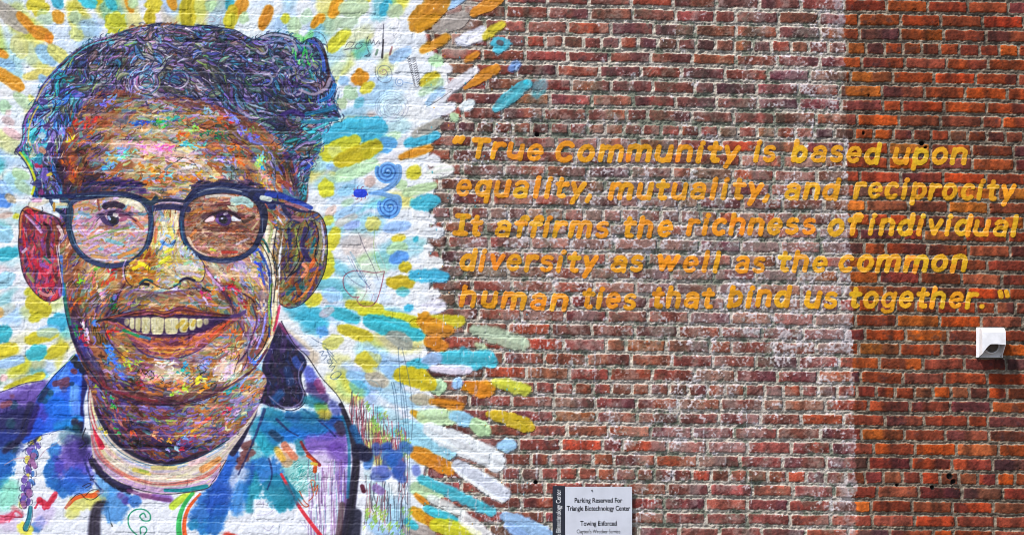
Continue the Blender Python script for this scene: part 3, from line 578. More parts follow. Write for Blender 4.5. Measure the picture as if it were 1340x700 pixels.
def fpal(x, y):
    L = ftone(x, y) + rng.normal(0, .08)
    if rng.rand() < .15: return cool
    if L < .34: return dark
    if L < .52: return warm
    return lite if rng.rand() < .62 else warm
ntone = lambda x, y: min(.8, max(.14, .48 + 1.25 * (float(face_tone(x, y)[0]) - .44)))
brushwork(nm, 500, fdir, ntone, fpal, (9, 24), (3.5, 7), pid=nid, tj=.05)
brushwork(nm, 900, fdir, ntone, fpal, (6, 17), (1.8, 4.2), pid=nid, tj=.08)
stroke([(126, 535), (140, 562), (162, 586), (190, 601), (214, 606), (240, 602), (270, 590)], 9, (44, 26, 58), .8, 3, nid, (.6, .6), .2)
line([(128, 546), (150, 578), (182, 599), (212, 608), (238, 605), (266, 595), (300, 574)], 2.0, (20, 46, 72), .9, nid)
def squig(x, y, r, c=(26, 24, 44), a=.85, pid=None, w=.9):
    pts = [(x + rng.normal(0, r * .25), y + rng.normal(0, r * .25))]; th = rng.uniform(0, 6.28)
    for i in range(5):
        th += rng.choice([-1, 1]) * rng.uniform(.5, 1.9); pts.append((pts[-1][0] + math.cos(th) * r * .5, pts[-1][1] + math.sin(th) * r * .35))
    line(pts, w, c, a, pid)
# green and yellow leaf shapes on the neck
for pts, w, c in (([(124, 494), (130, 508), (138, 520), (146, 530)], 8, (150, 186, 58)), ([(128, 496), (140, 508), (148, 522)], 5, (40, 160, 90)), ([(148, 530), (150, 545), (154, 562)], 8, (36, 160, 84)), ([(142, 524), (152, 534), (164, 548), (172, 566)], 5, (206, 100, 60)), ([(132, 560), (138, 566)], 4, (222, 214, 80)), ([(190, 572), (200, 568), (206, 573)], 6, (232, 140, 112)), ([(205, 580), (222, 575), (236, 570), (248, 566)], 6, (214, 170, 40)), ([(206, 550), (214, 546), (222, 548)], 7, (120, 170, 60)), ([(232, 578), (240, 572), (246, 566)], 6, (130, 160, 226)), ([(206, 584), (218, 587), (230, 585)], 3, (150, 176, 226)), ([(238, 585), (250, 576), (252, 572)], 8, (176, 36, 64)), ([(180, 520), (196, 522), (206, 526)], 5, (150, 84, 70)), ([(262, 556), (272, 548)], 5, (220, 110, 60)), ([(298, 548), (306, 540)], 7, (214, 190, 210)), ([(292, 540), (300, 536)], 5, (208, 70, 92)), ([(296, 562), (318, 540)], 3, (216, 210, 170))):
    for k in range(8):
        q = rng.randint(0, len(pts)); x = pts[q][0] + rng.normal(0, w * .35); y = pts[q][1] + rng.normal(0, w * .35)
        stroke(flow(x, y, fdir, 2, rng.uniform(1.2, 3), 1, .9), rng.uniform(1.4, 3.4), np.clip(np.array(c) + rng.normal(0, 16, 3), 0, 255), .9, .6, nid, (1, .5), .16, None, .2) if k else None
    c = np.array(c) * .88
    squig(pts[0][0], pts[0][1], 6, pid=nid)
for k in range(60):
    x, y = scatter(nm, 1)[0]
    if y > 500: squig(x, y, 6, pid=nid)

# ------------------------------------------------------------------------------ face
fm = poly_mask([(78, 258), (70, 225), (76, 180), (100, 130), (150, 105), (240, 108), (330, 140), (372, 185), (398, 225), (402, 262), (380, 285), (366, 320), (364, 380), (362, 425), (350, 455), (336, 478), (310, 500), (278, 518), (240, 528), (205, 528), (165, 521), (135, 506), (112, 484), (96, 448), (86, 410), (82, 370), (78, 320)])
fid = PID['face']; fill(fm, (150, 98, 76), 1, 1, fid)
brushwork(fm, 1500, fdir, ftone, fpal, (9, 24), (4, 8.5), pid=fid, tj=.05, jit=.3)
brushwork(fm, 1900, fdir, ftone, fpal, (6, 18), (1.8, 5), pid=fid, tj=.10, tn=.1)
fcl0 = blur(fm, 2)
for k in range(520):
    x, y = scatter(fm, 1)[0]
    lock(x, y, fdir, lambda a, b: ftone(a, b) + rng.normal(0, .05), fpal(x, y), rng.randint(2, 6), rng.uniform(3, 4.4), rng.uniform(2.5, 6.5), rng.randint(2, 5), fid, fcl0, .5, .7, .10, (1.2, 2.8))

# form of the face: thin glazes, dark in the hollows and pale on the planes
fcl = blur(fm, 3)
GLZ = [([(90, 395), (98, 430), (112, 465), (130, 492)], 22, (66, 36, 84), .42), ([(352, 350), (346, 400), (340, 440), (326, 474)], 18, (70, 40, 84), .35), ([(176, 476), (215, 481), (262, 470)], 12, (84, 44, 84), .45), ([(140, 506), (190, 522), (240, 522), (290, 508)], 14, (80, 40, 66), .5),
  ([(82, 190), (80, 225), (88, 250)], 20, (70, 36, 60), .4), ([(386, 200), (390, 235), (396, 258)], 22, (50, 40, 76), .4), ([(100, 150), (150, 124), (220, 130), (300, 146), (350, 176)], 16, (96, 50, 60), .35), ([(160, 372), (148, 395), (138, 418)], 8, (76, 40, 70), .5), ([(272, 350), (292, 380), (310, 410), (324, 436)], 8, (84, 44, 84), .5),
  ([(168, 384), (215, 387), (268, 380)], 8, (90, 56, 84), .4), ([(110, 252), (150, 244), (186, 250)], 12, (50, 34, 76), .5), ([(255, 246), (300, 240), (340, 248)], 10, (60, 44, 80), .45), ([(198, 282), (196, 310), (186, 334)], 8, (110, 60, 60), .4), ([(238, 284), (240, 312), (258, 330)], 7, (96, 60, 84), .35), ([(88, 340), (92, 372), (96, 396)], 14, (100, 50, 60), .3),
  ([(96, 420), (110, 456), (128, 482)], 10, (70, 90, 180), .4), ([(142, 452), (152, 474), (164, 492)], 12, (84, 120, 214), .42), ([(258, 468), (270, 484)], 12, (150, 150, 210), .4), ([(288, 346), (330, 342)], 9, (160, 130, 190), .4), ([(130, 146), (180, 164)], 9, (110, 130, 210), .35), ([(330, 440), (318, 468)], 10, (130, 120, 200), .4), ([(225, 300), (240, 330)], 7, (150, 180, 220), .3), ([(200, 346), (232, 340)], 10, (226, 206, 90), .45), ([(304, 156), (318, 176)], 9, (130, 134, 214), .4), ([(340, 385), (344, 420)], 8, (110, 110, 190), .35),
  ([(96, 165), (92, 200), (100, 236)], 20, (170, 84, 34), .35), ([(120, 160), (150, 150)], 18, (176, 90, 40), .3),
  ([(150, 188), (200, 192), (250, 206)], 18, (226, 190, 206), .42), ([(180, 214), (240, 226), (262, 216)], 14, (214, 200, 190), .38), ([(150, 170), (210, 172), (270, 178)], 12, (190, 180, 190), .3), ([(316, 214), (345, 222)], 16, (206, 180, 160), .35),
  ([(112, 352), (140, 360), (150, 372)], 16, (204, 186, 150), .4), ([(275, 352), (300, 360), (330, 356)], 16, (224, 196, 190), .42), ([(206, 486), (240, 488)], 20, (224, 208, 196), .45), ([(288, 484), (306, 480)], 20, (230, 196, 214), .5), ([(216, 296), (220, 325)], 10, (224, 216, 190), .45), ([(200, 396), (240, 394)], 8, (190, 160, 150), .35), ([(345, 372), (346, 410)], 8, (214, 196, 176), .4), ([(118, 440), (130, 462)], 10, (176, 130, 110), .3)]
for pts, w, c, a in GLZ: stroke(pts, w * 1.1, (c[0] * .92, c[1], min(255, c[2] * 1.1)) if sum(c) < 300 else (c[0], c[1], c[2] * .93), min(.62, a * 1.3), 9, fid, (.7, .7), 0, fcl, .15)
stroke([(120, 150), (220, 250), (300, 160), (120, 380), (320, 400), (160, 500), (290, 490)], 120, (156, 124, 58), .16, 30, fid, (1, 1), 0, fcl)
brushwork(fm, 380, fdir, ftone, fpal, (5, 13), (1.6, 3.4), pid=fid, tj=.12, tn=.1)
# colour accents put down by hand
ACC = [((84,150),(100,140),7,(206,70,40)),((86,170),(104,160),6,(196,60,44)),((100,190),(120,176),8,(196,104,34)),((84,205),(100,225),9,(180,96,30)),((92,240),(104,226),8,(170,96,26)),((110,165),(128,152),6,(200,60,50)),((88,185),(96,178),5,(222,190,60)),
 ((125,140),(150,130),6,(120,140,226)),((170,162),(195,160),6,(40,92,186)),((200,156),(214,166),7,(70,170,90)),((214,160),(236,156),8,(60,160,150)),((255,172),(300,178),9,(36,112,84)),((240,172),(256,168),5,(150,180,90)),((170,185),(215,200),9,(232,150,196)),((180,195),(232,210),7,(236,176,204)),((195,190),(225,196),5,(220,110,180)),
 ((140,205),(165,196),8,(120,180,224)),((130,222),(150,212),8,(110,170,220)),((155,210),(172,196),6,(110,200,200)),((230,178),(250,174),6,(196,112,34)),((240,188),(265,190),7,(96,190,200)),((180,215),(205,222),7,(200,140,50)),((190,232),(200,238),10,(190,104,44)),((205,240),(215,225),6,(196,120,60)),((228,235),(262,228),6,(210,150,40)),((232,224),(258,214),5,(224,214,220)),((215,232),(226,228),7,(120,190,206)),
 ((300,152),(312,165),9,(136,140,226)),((312,162),(318,174),7,(120,130,220)),((284,155),(300,162),9,(186,96,30)),((296,195),(312,192),7,(196,112,30)),((320,170),(332,168),7,(120,120,80)),((334,205),(346,210),10,(110,200,214)),((340,215),(344,222),6,(40,140,210)),((334,218),(342,204),5,(170,214,120)),((345,240),(352,232),9,(222,160,140)),((338,240),(344,246),6,(180,150,40)),((305,205),(318,215),8,(196,104,40)),((285,205),(300,212),7,(170,150,214)),((268,145),(285,150),7,(150,170,190)),((322,185),(335,176),7,(120,120,190)),
 ((128,350),(136,344),8,(100,190,70)),((146,350),(156,344),9,(196,40,60)),((100,372),(108,366),8,(150,200,60)),((136,372),(150,362),7,(206,100,60)),((146,385),(152,392),6,(130,110,190)),((142,396),(150,402),7,(20,120,84)),((112,360),(122,366),7,(210,120,110)),((110,390),(122,384),7,(176,110,40)),((126,378),(134,386),7,(216,180,190)),((94,402),(100,388),7,(190,100,40)),((106,420),(116,445),4,(222,196,214)),((104,430),(110,448),6,(176,40,70)),((96,425),(102,440),5,(40,150,90)),((120,420),(128,426),7,(80,120,200)),((140,440),(150,432),7,(206,60,50)),((136,450),(146,462),6,(70,120,220)),((144,466),(154,478),7,(80,130,230)),((150,480),(160,492),7,(96,130,220)),((160,465),(168,474),8,(210,190,50)),((170,478),(182,474),7,(180,200,80)),
 ((182,486),(192,496),7,(222,150,150)),((190,486),(204,488),8,(180,140,205)),((178,498),(186,506),8,(150,40,60)),((196,500),(210,492),8,(236,160,140)),((206,478),(226,474),6,(230,210,200)),((215,490),(230,484),7,(222,210,200)),((235,490),(248,480),9,(50,170,176)),((228,505),(240,500),6,(222,140,90)),((224,516),(244,508),5,(180,210,80)),((252,500),(270,492),7,(210,200,70)),((262,512),(276,500),7,(222,140,50)),((210,352),(230,340),8,(222,200,60)),((202,345),(214,335),7,(214,190,40)),
 ((280,482),(300,492),12,(228,184,206)),((288,494),(304,480),10,(236,190,214)),((290,468),(304,462),8,(222,180,190)),((262,484),(270,474),6,(120,150,210)),((258,470),(266,480),6,(170,170,210)),((296,376),(306,368),7,(196,50,70)),((302,384),(312,376),9,(200,60,80)),((270,374),(284,384),6,(200,130,60)),((262,382),(272,388),6,(210,84,130)),((280,364),(296,356),8,(226,190,170)),((318,350),(330,358),8,(186,170,214)),((338,344),(340,360),7,(60,110,210)),((310,400),(322,396),7,(150,70,60)),((328,420),(336,432),10,(160,150,230)),((300,440),(312,432),8,(200,106,50)),((282,440),(296,424),6,(222,110,80)),((322,450),(338,444),8,(190,170,190)),((326,478),(340,466),8,(70,120,214)),((296,514),(312,504),7,(50,140,150)),((314,510),(324,508),5,(206,110,50)),((340,390),(346,405),8,(210,190,170))]
for p0, p1, w, c in ACC:
    for k in range(int(4 + math.hypot(p1[0] - p0[0], p1[1] - p0[1]) * .42)):
        q = rng.rand(); x = p0[0] + (p1[0] - p0[0]) * q + rng.normal(0, w * .38); y = p0[1] + (p1[1] - p0[1]) * q + rng.normal(0, w * .38)
        stroke(flow(x, y, fdir, 2, rng.uniform(1.2, 3.2), 1, .9), rng.uniform(1.4, 3.6), np.clip(np.array(c) + rng.normal(0, 17, 3), 0, 255), .85, .6, fid, (1, .5), .16, None, .2)
# chin line, jaw and nasolabial folds
for pts, w, c, a in (([(112, 486), (130, 505), (160, 521), (198, 528), (236, 527), (272, 518), (304, 502), (332, 482), (350, 456)], 4.5, (62, 32, 62), .75), ([(120, 495), (150, 512), (185, 521), (205, 524)], 5, (120, 52, 62), .8), ([(86, 400), (92, 430), (102, 456), (116, 478)], 5, (54, 40, 84), .75),
    ([(163, 372), (152, 392), (141, 410), (136, 424), (142, 444), (156, 462)], 3.6, (74, 46, 86), .7), ([(268, 348), (284, 372), (300, 394), (310, 416), (322, 440)], 3.4, (80, 48, 86), .7), ([(330, 398), (336, 420), (330, 440), (322, 462), (310, 476)], 3.4, (72, 46, 84), .7), ([(262, 342), (276, 362), (290, 378)], 5, (214, 170, 214), .7), ([(318, 384), (330, 392), (336, 402)], 3.5, (60, 36, 60), .7),
    ([(345, 470), (330, 490), (300, 508)], 3, (120, 150, 205), .6), ([(230, 140), (200, 172), (235, 168)], 0.1, (60, 40, 80), .1)):
    stroke(pts, w, c, a, 1.6, fid, (.6, .6), .2, None, .2)
line([(83, 390), (87, 415), (94, 440), (104, 460), (116, 482), (132, 504)], 2.0, (24, 40, 70), .9, fid); line([(150, 524), (200, 530), (245, 528), (285, 516)], 1.6, (40, 26, 50), .8, fid)
stroke([(84, 372), (86, 398), (92, 424)], 4, (30, 130, 110), .7, 1.5, fid); stroke([(80, 336), (80, 360), (83, 385)], 5, (50, 110, 200), .7, 1.5, fid)
# sideburn strip between cheek and right ear
for pts, w, c in (([(352, 300), (350, 340), (356, 370), (358, 410)], 15, (206, 196, 176)), ([(340, 330), (352, 356), (354, 400), (352, 440)], 5, (40, 70, 150)), ([(360, 300), (354, 340), (360, 372)], 5, (226, 218, 196)), ([(352, 330), (348, 318), (342, 312)], 4, (30, 110, 110)), ([(364, 290), (368, 310), (362, 340), (364, 372)], 5, (110, 96, 70)), ([(345, 285), (356, 296), (352, 316)], 6, (150, 160, 110)), ([(356, 372), (352, 400), (354, 428)], 4, (150, 190, 90)), ([(362, 380), (360, 405), (356, 436)], 5, (226, 214, 180)), ([(366, 400), (362, 420), (358, 432)], 5, (196, 60, 100)), ([(356, 440), (346, 456), (334, 470)], 5, (214, 206, 186)), ([(348, 410), (344, 436), (336, 456)], 4, (140, 140, 220)), ([(338, 326), (330, 330)], 5, (40, 90, 190)), ([(340, 345), (346, 372)], 5, (60, 80, 170))):
    stroke(pts, w, c, .85, 1.4, fid, (.7, .6), .2, None, .2)
for pts in ([(338, 314), (348, 330), (354, 346), (356, 372), (354, 400)], [(362, 300), (358, 330), (362, 352), (360, 376), (358, 396)], [(346, 318), (356, 334), (360, 352)], [(352, 436), (344, 456), (332, 470)], [(364, 352), (372, 330)], [(372, 350), (384, 330), (388, 322)]): line(pts, 1.8, (26, 26, 44), .85, fid)

# ------------------------------------------------------------------------------ ears
em = poly_mask([(80, 292), (74, 284), (62, 279), (48, 275), (36, 270), (28, 276), (25, 288), (25, 305), (24, 320), (27, 340), (30, 358), (38, 374), (50, 387), (62, 394), (74, 392), (81, 384), (79, 350), (76, 325)])
eid = PID['left_ear']; fill(em, (128, 40, 70), 1, 1, eid)
ep = [(196, 30, 60), (130, 36, 70), (100, 50, 110), (140, 80, 150), (170, 70, 90), (84, 44, 80), (150, 96, 90), (96, 40, 70), (200, 60, 70), (124, 84, 150), (140, 70, 50), (170, 44, 60)]
brushwork(em, 420, lambda x, y: 90 - (y - 330) * .25, lambda x, y: .30 + .0006 * (y - 280), lambda x, y: ep, (6, 14), (2, 5), pid=eid, k=.45, tj=.12, tn=.10)
for k in range(30):
    x, y = scatter(em, 1)[0]; stroke([(x, y), (x + rng.normal(0, 2), y + rng.uniform(3, 8))], rng.uniform(1.5, 3.5), [(90, 60, 130), (40, 100, 120), (200, 140, 160), (60, 34, 60), (150, 110, 80), (170, 130, 190)][rng.randint(6)], .85, .7, eid, (1, .5), .15)
for pts, w, c in (([(34, 282), (44, 292), (54, 304)], 4, (190, 150, 196)), ([(30, 300), (34, 330), (42, 352)], 4, (200, 40, 60)), ([(52, 276), (36, 272), (28, 282), (26, 310)], 4, (190, 120, 70)), ([(58, 292), (64, 300), (62, 316), (64, 336)], 6, (60, 30, 46)), ([(70, 290), (74, 310), (72, 330)], 5, (140, 76, 40)), ([(44, 340), (52, 352), (60, 360)], 7, (210, 30, 70)), ([(54, 346), (62, 350)], 6, (160, 90, 180)), ([(52, 382), (60, 386), (70, 384)], 5, (222, 150, 150)), ([(56, 374), (70, 372)], 6, (200, 40, 70)), ([(36, 358), (44, 368)], 5, (150, 150, 90)), ([(58, 336), (66, 344)], 4, (30, 120, 110)), ([(30, 330), (34, 326)], 5, (200, 180, 205)), ([(76, 296), (82, 306), (80, 312)], 5, (214, 190, 190))):
    stroke(pts, w, c, .9, 1, eid, (.7, .8), .18, None, .15)
for pts in ([(80, 292), (72, 283), (60, 279), (46, 276), (36, 271), (28, 277), (25, 290), (25, 306), (24, 320), (27, 342), (31, 360), (40, 376), (52, 389), (64, 395), (76, 391)], [(30, 276), (40, 282), (48, 290), (55, 296)], [(48, 280), (60, 280), (72, 284), (80, 294), (84, 306)], [(55, 271), (56, 276), (50, 277)], [(76, 330), (79, 350), (80, 372), (80, 384)], [(58, 378), (62, 384), (66, 378), (70, 384)]): line(pts, 1.7, (34, 26, 44), .9, eid)
line([(74, 322), (77, 345), (81, 370)], 1.8, (226, 200, 200), .8, eid)
stroke([(40, 268), (52, 266), (62, 262)], 7, (206, 196, 170), .8, 2, eid); stroke([(44, 262), (52, 262)], 6, (200, 140, 180), .8, 2, PID['hair'])

em = poly_mask([(372, 300), (380, 284), (394, 276), (408, 276), (418, 280), (425, 292), (428, 310), (428, 330), (425, 350), (418, 368), (405, 388), (390, 399), (376, 402), (366, 396), (366, 370), (368, 335)])
eid = PID['right_ear']; fill(em, (110, 84, 70), 1, 1, eid)
ep2 = [(120, 110, 70), (84, 64, 110), (150, 96, 50), (60, 70, 110), (160, 130, 90), (110, 60, 50), (90, 110, 100), (50, 40, 70), (190, 120, 60), (140, 150, 110)]
brushwork(em, 560, lambda x, y: 62, lambda x, y: .36 + .0012 * (x - 395), lambda x, y: ep2, (6, 14), (2, 5), pid=eid, k=.4, tj=.08)
for pts, w, c in (([(406, 286), (418, 296), (420, 320), (414, 344)], 5, (150, 150, 110)), ([(420, 290), (424, 315), (422, 340)], 4, (176, 170, 190)), ([(400, 300), (396, 325), (404, 340)], 9, (54, 44, 96)), ([(386, 300), (390, 322), (386, 340)], 5, (140, 150, 80)), ([(378, 300), (380, 325)], 6, (50, 60, 110)), ([(406, 350), (412, 340)], 7, (196, 92, 40)), ([(396, 346), (402, 352), (396, 362)], 6, (220, 140, 110)), ([(376, 385), (384, 378), (396, 376)], 6, (30, 120, 130)), ([(388, 372), (392, 384)], 6, (150, 80, 40)), ([(372, 390), (382, 396)], 5, (120, 110, 50)), ([(416, 350), (404, 378), (388, 394)], 4, (200, 120, 60)), ([(384, 350), (376, 366)], 6, (110, 90, 90)), ([(412, 312), (408, 330)], 5, (30, 100, 110)), ([(380, 360), (390, 352), (398, 336)], 3, (40, 40, 60))):
    stroke(pts, w, c, .85, 1, eid, (.7, .8), .18, None, .15)
for pts in ([(404, 277), (414, 278), (422, 286), (427, 300), (428.5, 325), (426, 350), (418, 370), (405, 389), (391, 400), (377, 403), (366, 397)], [(412, 290), (417, 310), (412, 335), (416, 345)], [(392, 296), (388, 315), (392, 336), (386, 350), (374, 366)], [(372, 350), (380, 338), (390, 334)], [(400, 288), (404, 300), (398, 312)]): line(pts, 1.8, (26, 26, 40), .9, eid)
for k in range(22): x, y = scatter(em, 1)[0]; squig(x, y, 6, pid=eid)

# ------------------------------------------------------------------------------ hair
HO = [(42, 258), (45, 240), (40, 226), (33, 213), (25, 203), (20, 196), (27, 188), (30, 176), (29, 165), (34, 150), (42, 140), (48, 126), (53, 114), (62, 102), (75, 88), (90, 73), (105, 62), (120, 54), (140, 48), (160, 42), (176, 36), (194, 33), (210, 30), (226, 32), (250, 35), (270, 34), (290, 37), (306, 39), (316, 44),
      (326, 50), (334, 52), (346, 46), (358, 43), (372, 44), (384, 48), (392, 55), (397, 58), (402, 52), (412, 50), (421, 57), (427, 72), (430, 90), (438, 105), (440, 118), (437, 132), (441, 142), (446, 153), (432, 158), (426, 168), (420, 178), (421, 190), (415, 205), (409, 216), (405, 228), (402, 244), (400, 262)]
HI = [(392, 262), (392, 240), (384, 214), (376, 196), (364, 180), (350, 168), (330, 156), (308, 146), (286, 138), (262, 130), (240, 126), (215, 126), (195, 128), (172, 120), (150, 116), (128, 120), (110, 134), (96, 152), (86, 172), (77, 196), (72, 215), (76, 235), (82, 256), (60, 258)]
hm = poly_mask(HO + HI, False)
hid = PID['hair']
# broken inner edge where the hair runs out over the brow
hm2 = (blur(hm, 8) + EDGE * .9 > .48) & (poly_mask(HO + [(300, 262), (100, 262)], False))
hm = hm | hm2
fill(hm, (70, 64, 110), 1, 1, hid)
hair_dir = idw([(x, y, math.cos(2 * math.radians(d)), math.sin(2 * math.radians(d))) for x, y, d in ((35,240,-70),(30,195,-60),(40,170,75),(60,130,58),(80,100,45),(110,75,38),(150,55,28),(200,45,16),(250,45,-2),(300,55,-14),(340,70,-10),(370,55,10),(400,70,-50),(425,90,-75),(430,120,-70),(420,150,-20),
  (90,140,60),(120,105,50),(160,85,35),(165,110,70),(185,120,-20),(200,95,30),(220,110,-20),(240,80,-5),(260,105,-35),(300,90,-15),(300,125,-35),(340,100,-12),(370,100,-60),(380,120,-20),(400,110,20),(350,140,-28),(400,190,25),(390,230,60),(410,170,30),(60,220,-80),(70,180,80))], 3)
CURL = fnoise(CH, CW, 44, 61, 2) - .5; CURL /= CURL.std() * 2.2
CLUMP = fnoise(CH, CW, 38, 63, 2) - .5; CLUMP /= CLUMP.std()
def hdir(x, y):
    c, s = hair_dir(x, y); return 0.5 * math.degrees(math.atan2(s, c)) + 42 * CURL[int(min(max((y - Y0) * S, 0), CH - 1)), int(min(max((x - X0) * S, 0), CW - 1))]
hair_tone = idw([(35,240,.42),(35,205,.46),(45,175,.5),(60,150,.36),(70,125,.34),(85,100,.36),(110,80,.34),(80,180,.28),(75,210,.26),(60,240,.28),(110,110,.32),(150,70,.40),(160,100,.44),(150,118,.46),(190,70,.44),(200,100,.36),(190,120,.42),(240,60,.40),(250,90,.33),(230,110,.30),(270,115,.32),(300,60,.30),(320,80,.28),(350,70,.33),(300,100,.26),(340,100,.3),(370,85,.38),(400,75,.34),(415,95,.34),(400,115,.30),(425,130,.36),(360,125,.24),(320,140,.34),(380,145,.28),(410,155,.40),(425,170,.45),(390,175,.36),(400,200,.38),(400,230,.34),(395,250,.34)], 3)
HL = [(24, 132, 160), (34, 96, 170), (62, 60, 140), (90, 72, 150), (36, 150, 160), (40, 40, 100), (120, 110, 160)]
HM_ = [(84, 64, 130), (56, 48, 104), (140, 130, 170), (120, 130, 100), (34, 70, 130), (150, 120, 160), (110, 100, 120), (48, 40, 92), (40, 110, 140), (190, 180, 205), (96, 50, 90)]
HR = [(30, 70, 110), (40, 44, 100), (24, 100, 130), (64, 50, 110), (110, 104, 140), (20, 60, 90), (84, 60, 120), (70, 120, 110), (44, 36, 84)]
HT = [(30, 120, 130), (110, 90, 140), (40, 90, 110), (150, 140, 130), (60, 50, 100), (20, 130, 150), (140, 90, 60), (90, 60, 110)]
def hpal(x, y):
    if y > 165 and x > 340: return HT
    if x < 115: return HL
    if x < 285: return HM_
    return HR
htone = lambda x, y: .47 + 1.65 * (float(hair_tone(x, y)[0]) - .35) + .06 * TONE[int((y - Y0) * S), int((x - X0) * S)] + .12 * CLUMP[int((y - Y0) * S), int((x - X0) * S)]
brushwork(hm, 1000, hdir, htone, hpal, (12, 28), (4, 8), bend=.15, jit=.2, tj=.06, pid=hid, k=.6)
brushwork(hm, 2600, hdir, htone, hpal, (7, 20), (1.3, 3.2), bend=.18, jit=.22, tj=.15, tn=.13, pid=hid, k=.6)
hcl = blur(hm, 2)
HG = {0: [(24, 130, 160), (34, 96, 180), (70, 170, 190), (62, 60, 130), (40, 150, 165), (40, 42, 96), (120, 116, 160), (150, 150, 130), (90, 70, 130)],
      1: [(92, 84, 124), (128, 126, 150), (60, 54, 100), (124, 128, 104), (44, 72, 120), (160, 140, 160), (50, 44, 84), (100, 70, 110), (170, 166, 180), (44, 104, 130), (110, 90, 90)],
      2: [(34, 62, 96), (42, 44, 90), (30, 96, 120), (70, 60, 106), (110, 110, 134), (28, 56, 80), (90, 70, 110), (90, 116, 110), (44, 40, 78), (120, 96, 110)], 3: HT}
for k in range(760):
    x, y = scatter(hm, 1)[0]
    z = 3 if (y > 170 and x > 350) else 0 if x < 112 else 1 if x < 285 else 2
    lock(x, y, hdir, htone, HG[z], rng.randint(3, 7), rng.uniform(2.8, 4.4), rng.uniform(5, 10), rng.randint(3, 6), hid, hcl, .95, .6, .20, (1.7, 3.4))
for k in range(150):
    x, y = scatter(hm, 1)[0]
    stroke(flow(x, y, hdir, rng.randint(3, 7), 4, 1, .8), rng.uniform(1.2, 3.2), [(22, 22, 50), (20, 30, 60), (34, 24, 56)][rng.randint(3)], .85, .6, hid, (.9, .3), 0, hcl)
# frizz standing proud of the outline
for k in range(150):
    i0 = rng.randint(0, len(HO) - 1); t_ = rng.rand(); x = HO[i0][0] + (HO[i0 + 1][0] - HO[i0][0]) * t_; y = HO[i0][1] + (HO[i0 + 1][1] - HO[i0][1]) * t_
    if x > 330 or y < 60 or rng.rand() < .35:
        ph = rng.uniform(0, 6.28); r = rng.uniform(2, 5)
        stroke([(x + r * (math.cos(ph + .6 * i)), y + r * math.sin(ph + .6 * i)) for i in range(4)], rng.uniform(1, 2.4), [(40, 48, 84), (30, 96, 130), (80, 80, 120), (120, 120, 140), (36, 110, 130)][rng.randint(5)], .85, .6, hid, (.9, .4))
for k in range(300):      # light flecks and dark locks
    x, y = scatter(hm, 1)[0]; th = math.radians(hdir(x, y)) + rng.normal(0, .2); l = rng.uniform(6, 16); b = rng.normal(0, .8)
    dx, dy = math.cos(th) * l / 2, -math.sin(th) * l / 2
    c = [(26, 22, 58), (22, 24, 60), (20, 34, 70), (226, 214, 232), (200, 190, 220), (150, 190, 90), (30, 24, 66)][rng.randint(7)]
    if c[0] > 100 and rng.rand() < .35: continue
    stroke([(x - dx, y - dy), (x - dy / l * b * 2, y + dx / l * b * 2), (x + dx, y + dy)], rng.uniform(.9, 2.3), c, .85, .6, hid, (.9, .4), 0, hcl)
# swirls
for cx, cy, r, ax in ((190, 108, 20, 1.1), (232, 105, 15, 1.2), (405, 95, 17, 1.2), (372, 98, 15, .8)):
    for k in range(16):
        rr = r * rng.uniform(.25, 1); ph = rng.uniform(0, 6.28)
        stroke([(cx + ax * rr * math.cos(ph + .35 * i), cy + rr * math.sin(ph + .35 * i)) for i in range(5)], rng.uniform(1.3, 2.8), [(48, 40, 96), (150, 140, 175), (34, 110, 140), (130, 140, 90), (200, 190, 210), (34, 30, 70), (70, 50, 120)][rng.randint(7)], .85, .6, hid, (.8, .5), .1, hcl)
for k in range(50):
    x = rng.normal(388, 28); y = rng.normal(88, 24)
    if not hm[int((y - Y0) * S), int((x - X0) * S)]: continue
    r = rng.uniform(4, 11); ph = rng.uniform(0, 6.28); dr_ = rng.choice([-1, 1]); c = [(46, 60, 110), (120, 124, 160), (30, 96, 130), (160, 156, 184), (34, 34, 70), (90, 120, 120), (70, 50, 110), (26, 28, 50)][rng.randint(8)]
    stroke([(x + r * math.cos(ph + dr_ * .5 * i), y + r * .85 * math.sin(ph + dr_ * .5 * i)) for i in range(rng.randint(5, 9))], rng.uniform(2.2, 4.4), c, .88, .6, hid, (.9, .4), .14, hcl)
# green spray in the curl, swept curls on the right
for k in range(26): x = rng.normal(395, 6); y = rng.normal(70, 9); line([(x, y), (x + rng.normal(0, 2), y + 5)], rng.uniform(1.4, 3), [(60, 200, 90), (130, 225, 120), (30, 150, 90)][rng.randint(3)], .8, hid)
for pts, w, c in (([(342, 50), (356, 46), (372, 48), (384, 55), (388, 66)], 3, (150, 150, 170)), ([(346, 58), (360, 53), (374, 56), (380, 66)], 3, (120, 130, 170)), ([(404, 54), (414, 58), (422, 74), (424, 92)], 4, (60, 90, 170)), ([(424, 66), (428, 84), (430, 100), (424, 116)], 3, (60, 26, 40)), ([(392, 118), (410, 124), (426, 116), (432, 104)], 4, (140, 130, 150)), ([(420, 132), (432, 126), (438, 112)], 5, (20, 110, 170)), ([(400, 150), (420, 146), (438, 140)], 5, (30, 120, 160)), ([(396, 160), (416, 160), (440, 156)], 5, (40, 140, 170)), ([(410, 170), (428, 162)], 4, (90, 190, 200)), ([(405, 186), (418, 178)], 4, (30, 130, 140)), ([(386, 196), (398, 188), (412, 186)], 3, (150, 130, 180)), ([(398, 222), (408, 214)], 4, (30, 80, 190)), ([(370, 150), (384, 146), (396, 152)], 6, (60, 40, 110))):
    stroke(pts, w * 1.5, c, .92, .8, hid, (.6, .8), .2, None, .1); line([(a_ + w * .8, b_ + w * .8) for a_, b_ in pts], 1.2, (24, 26, 52), .7, hid)
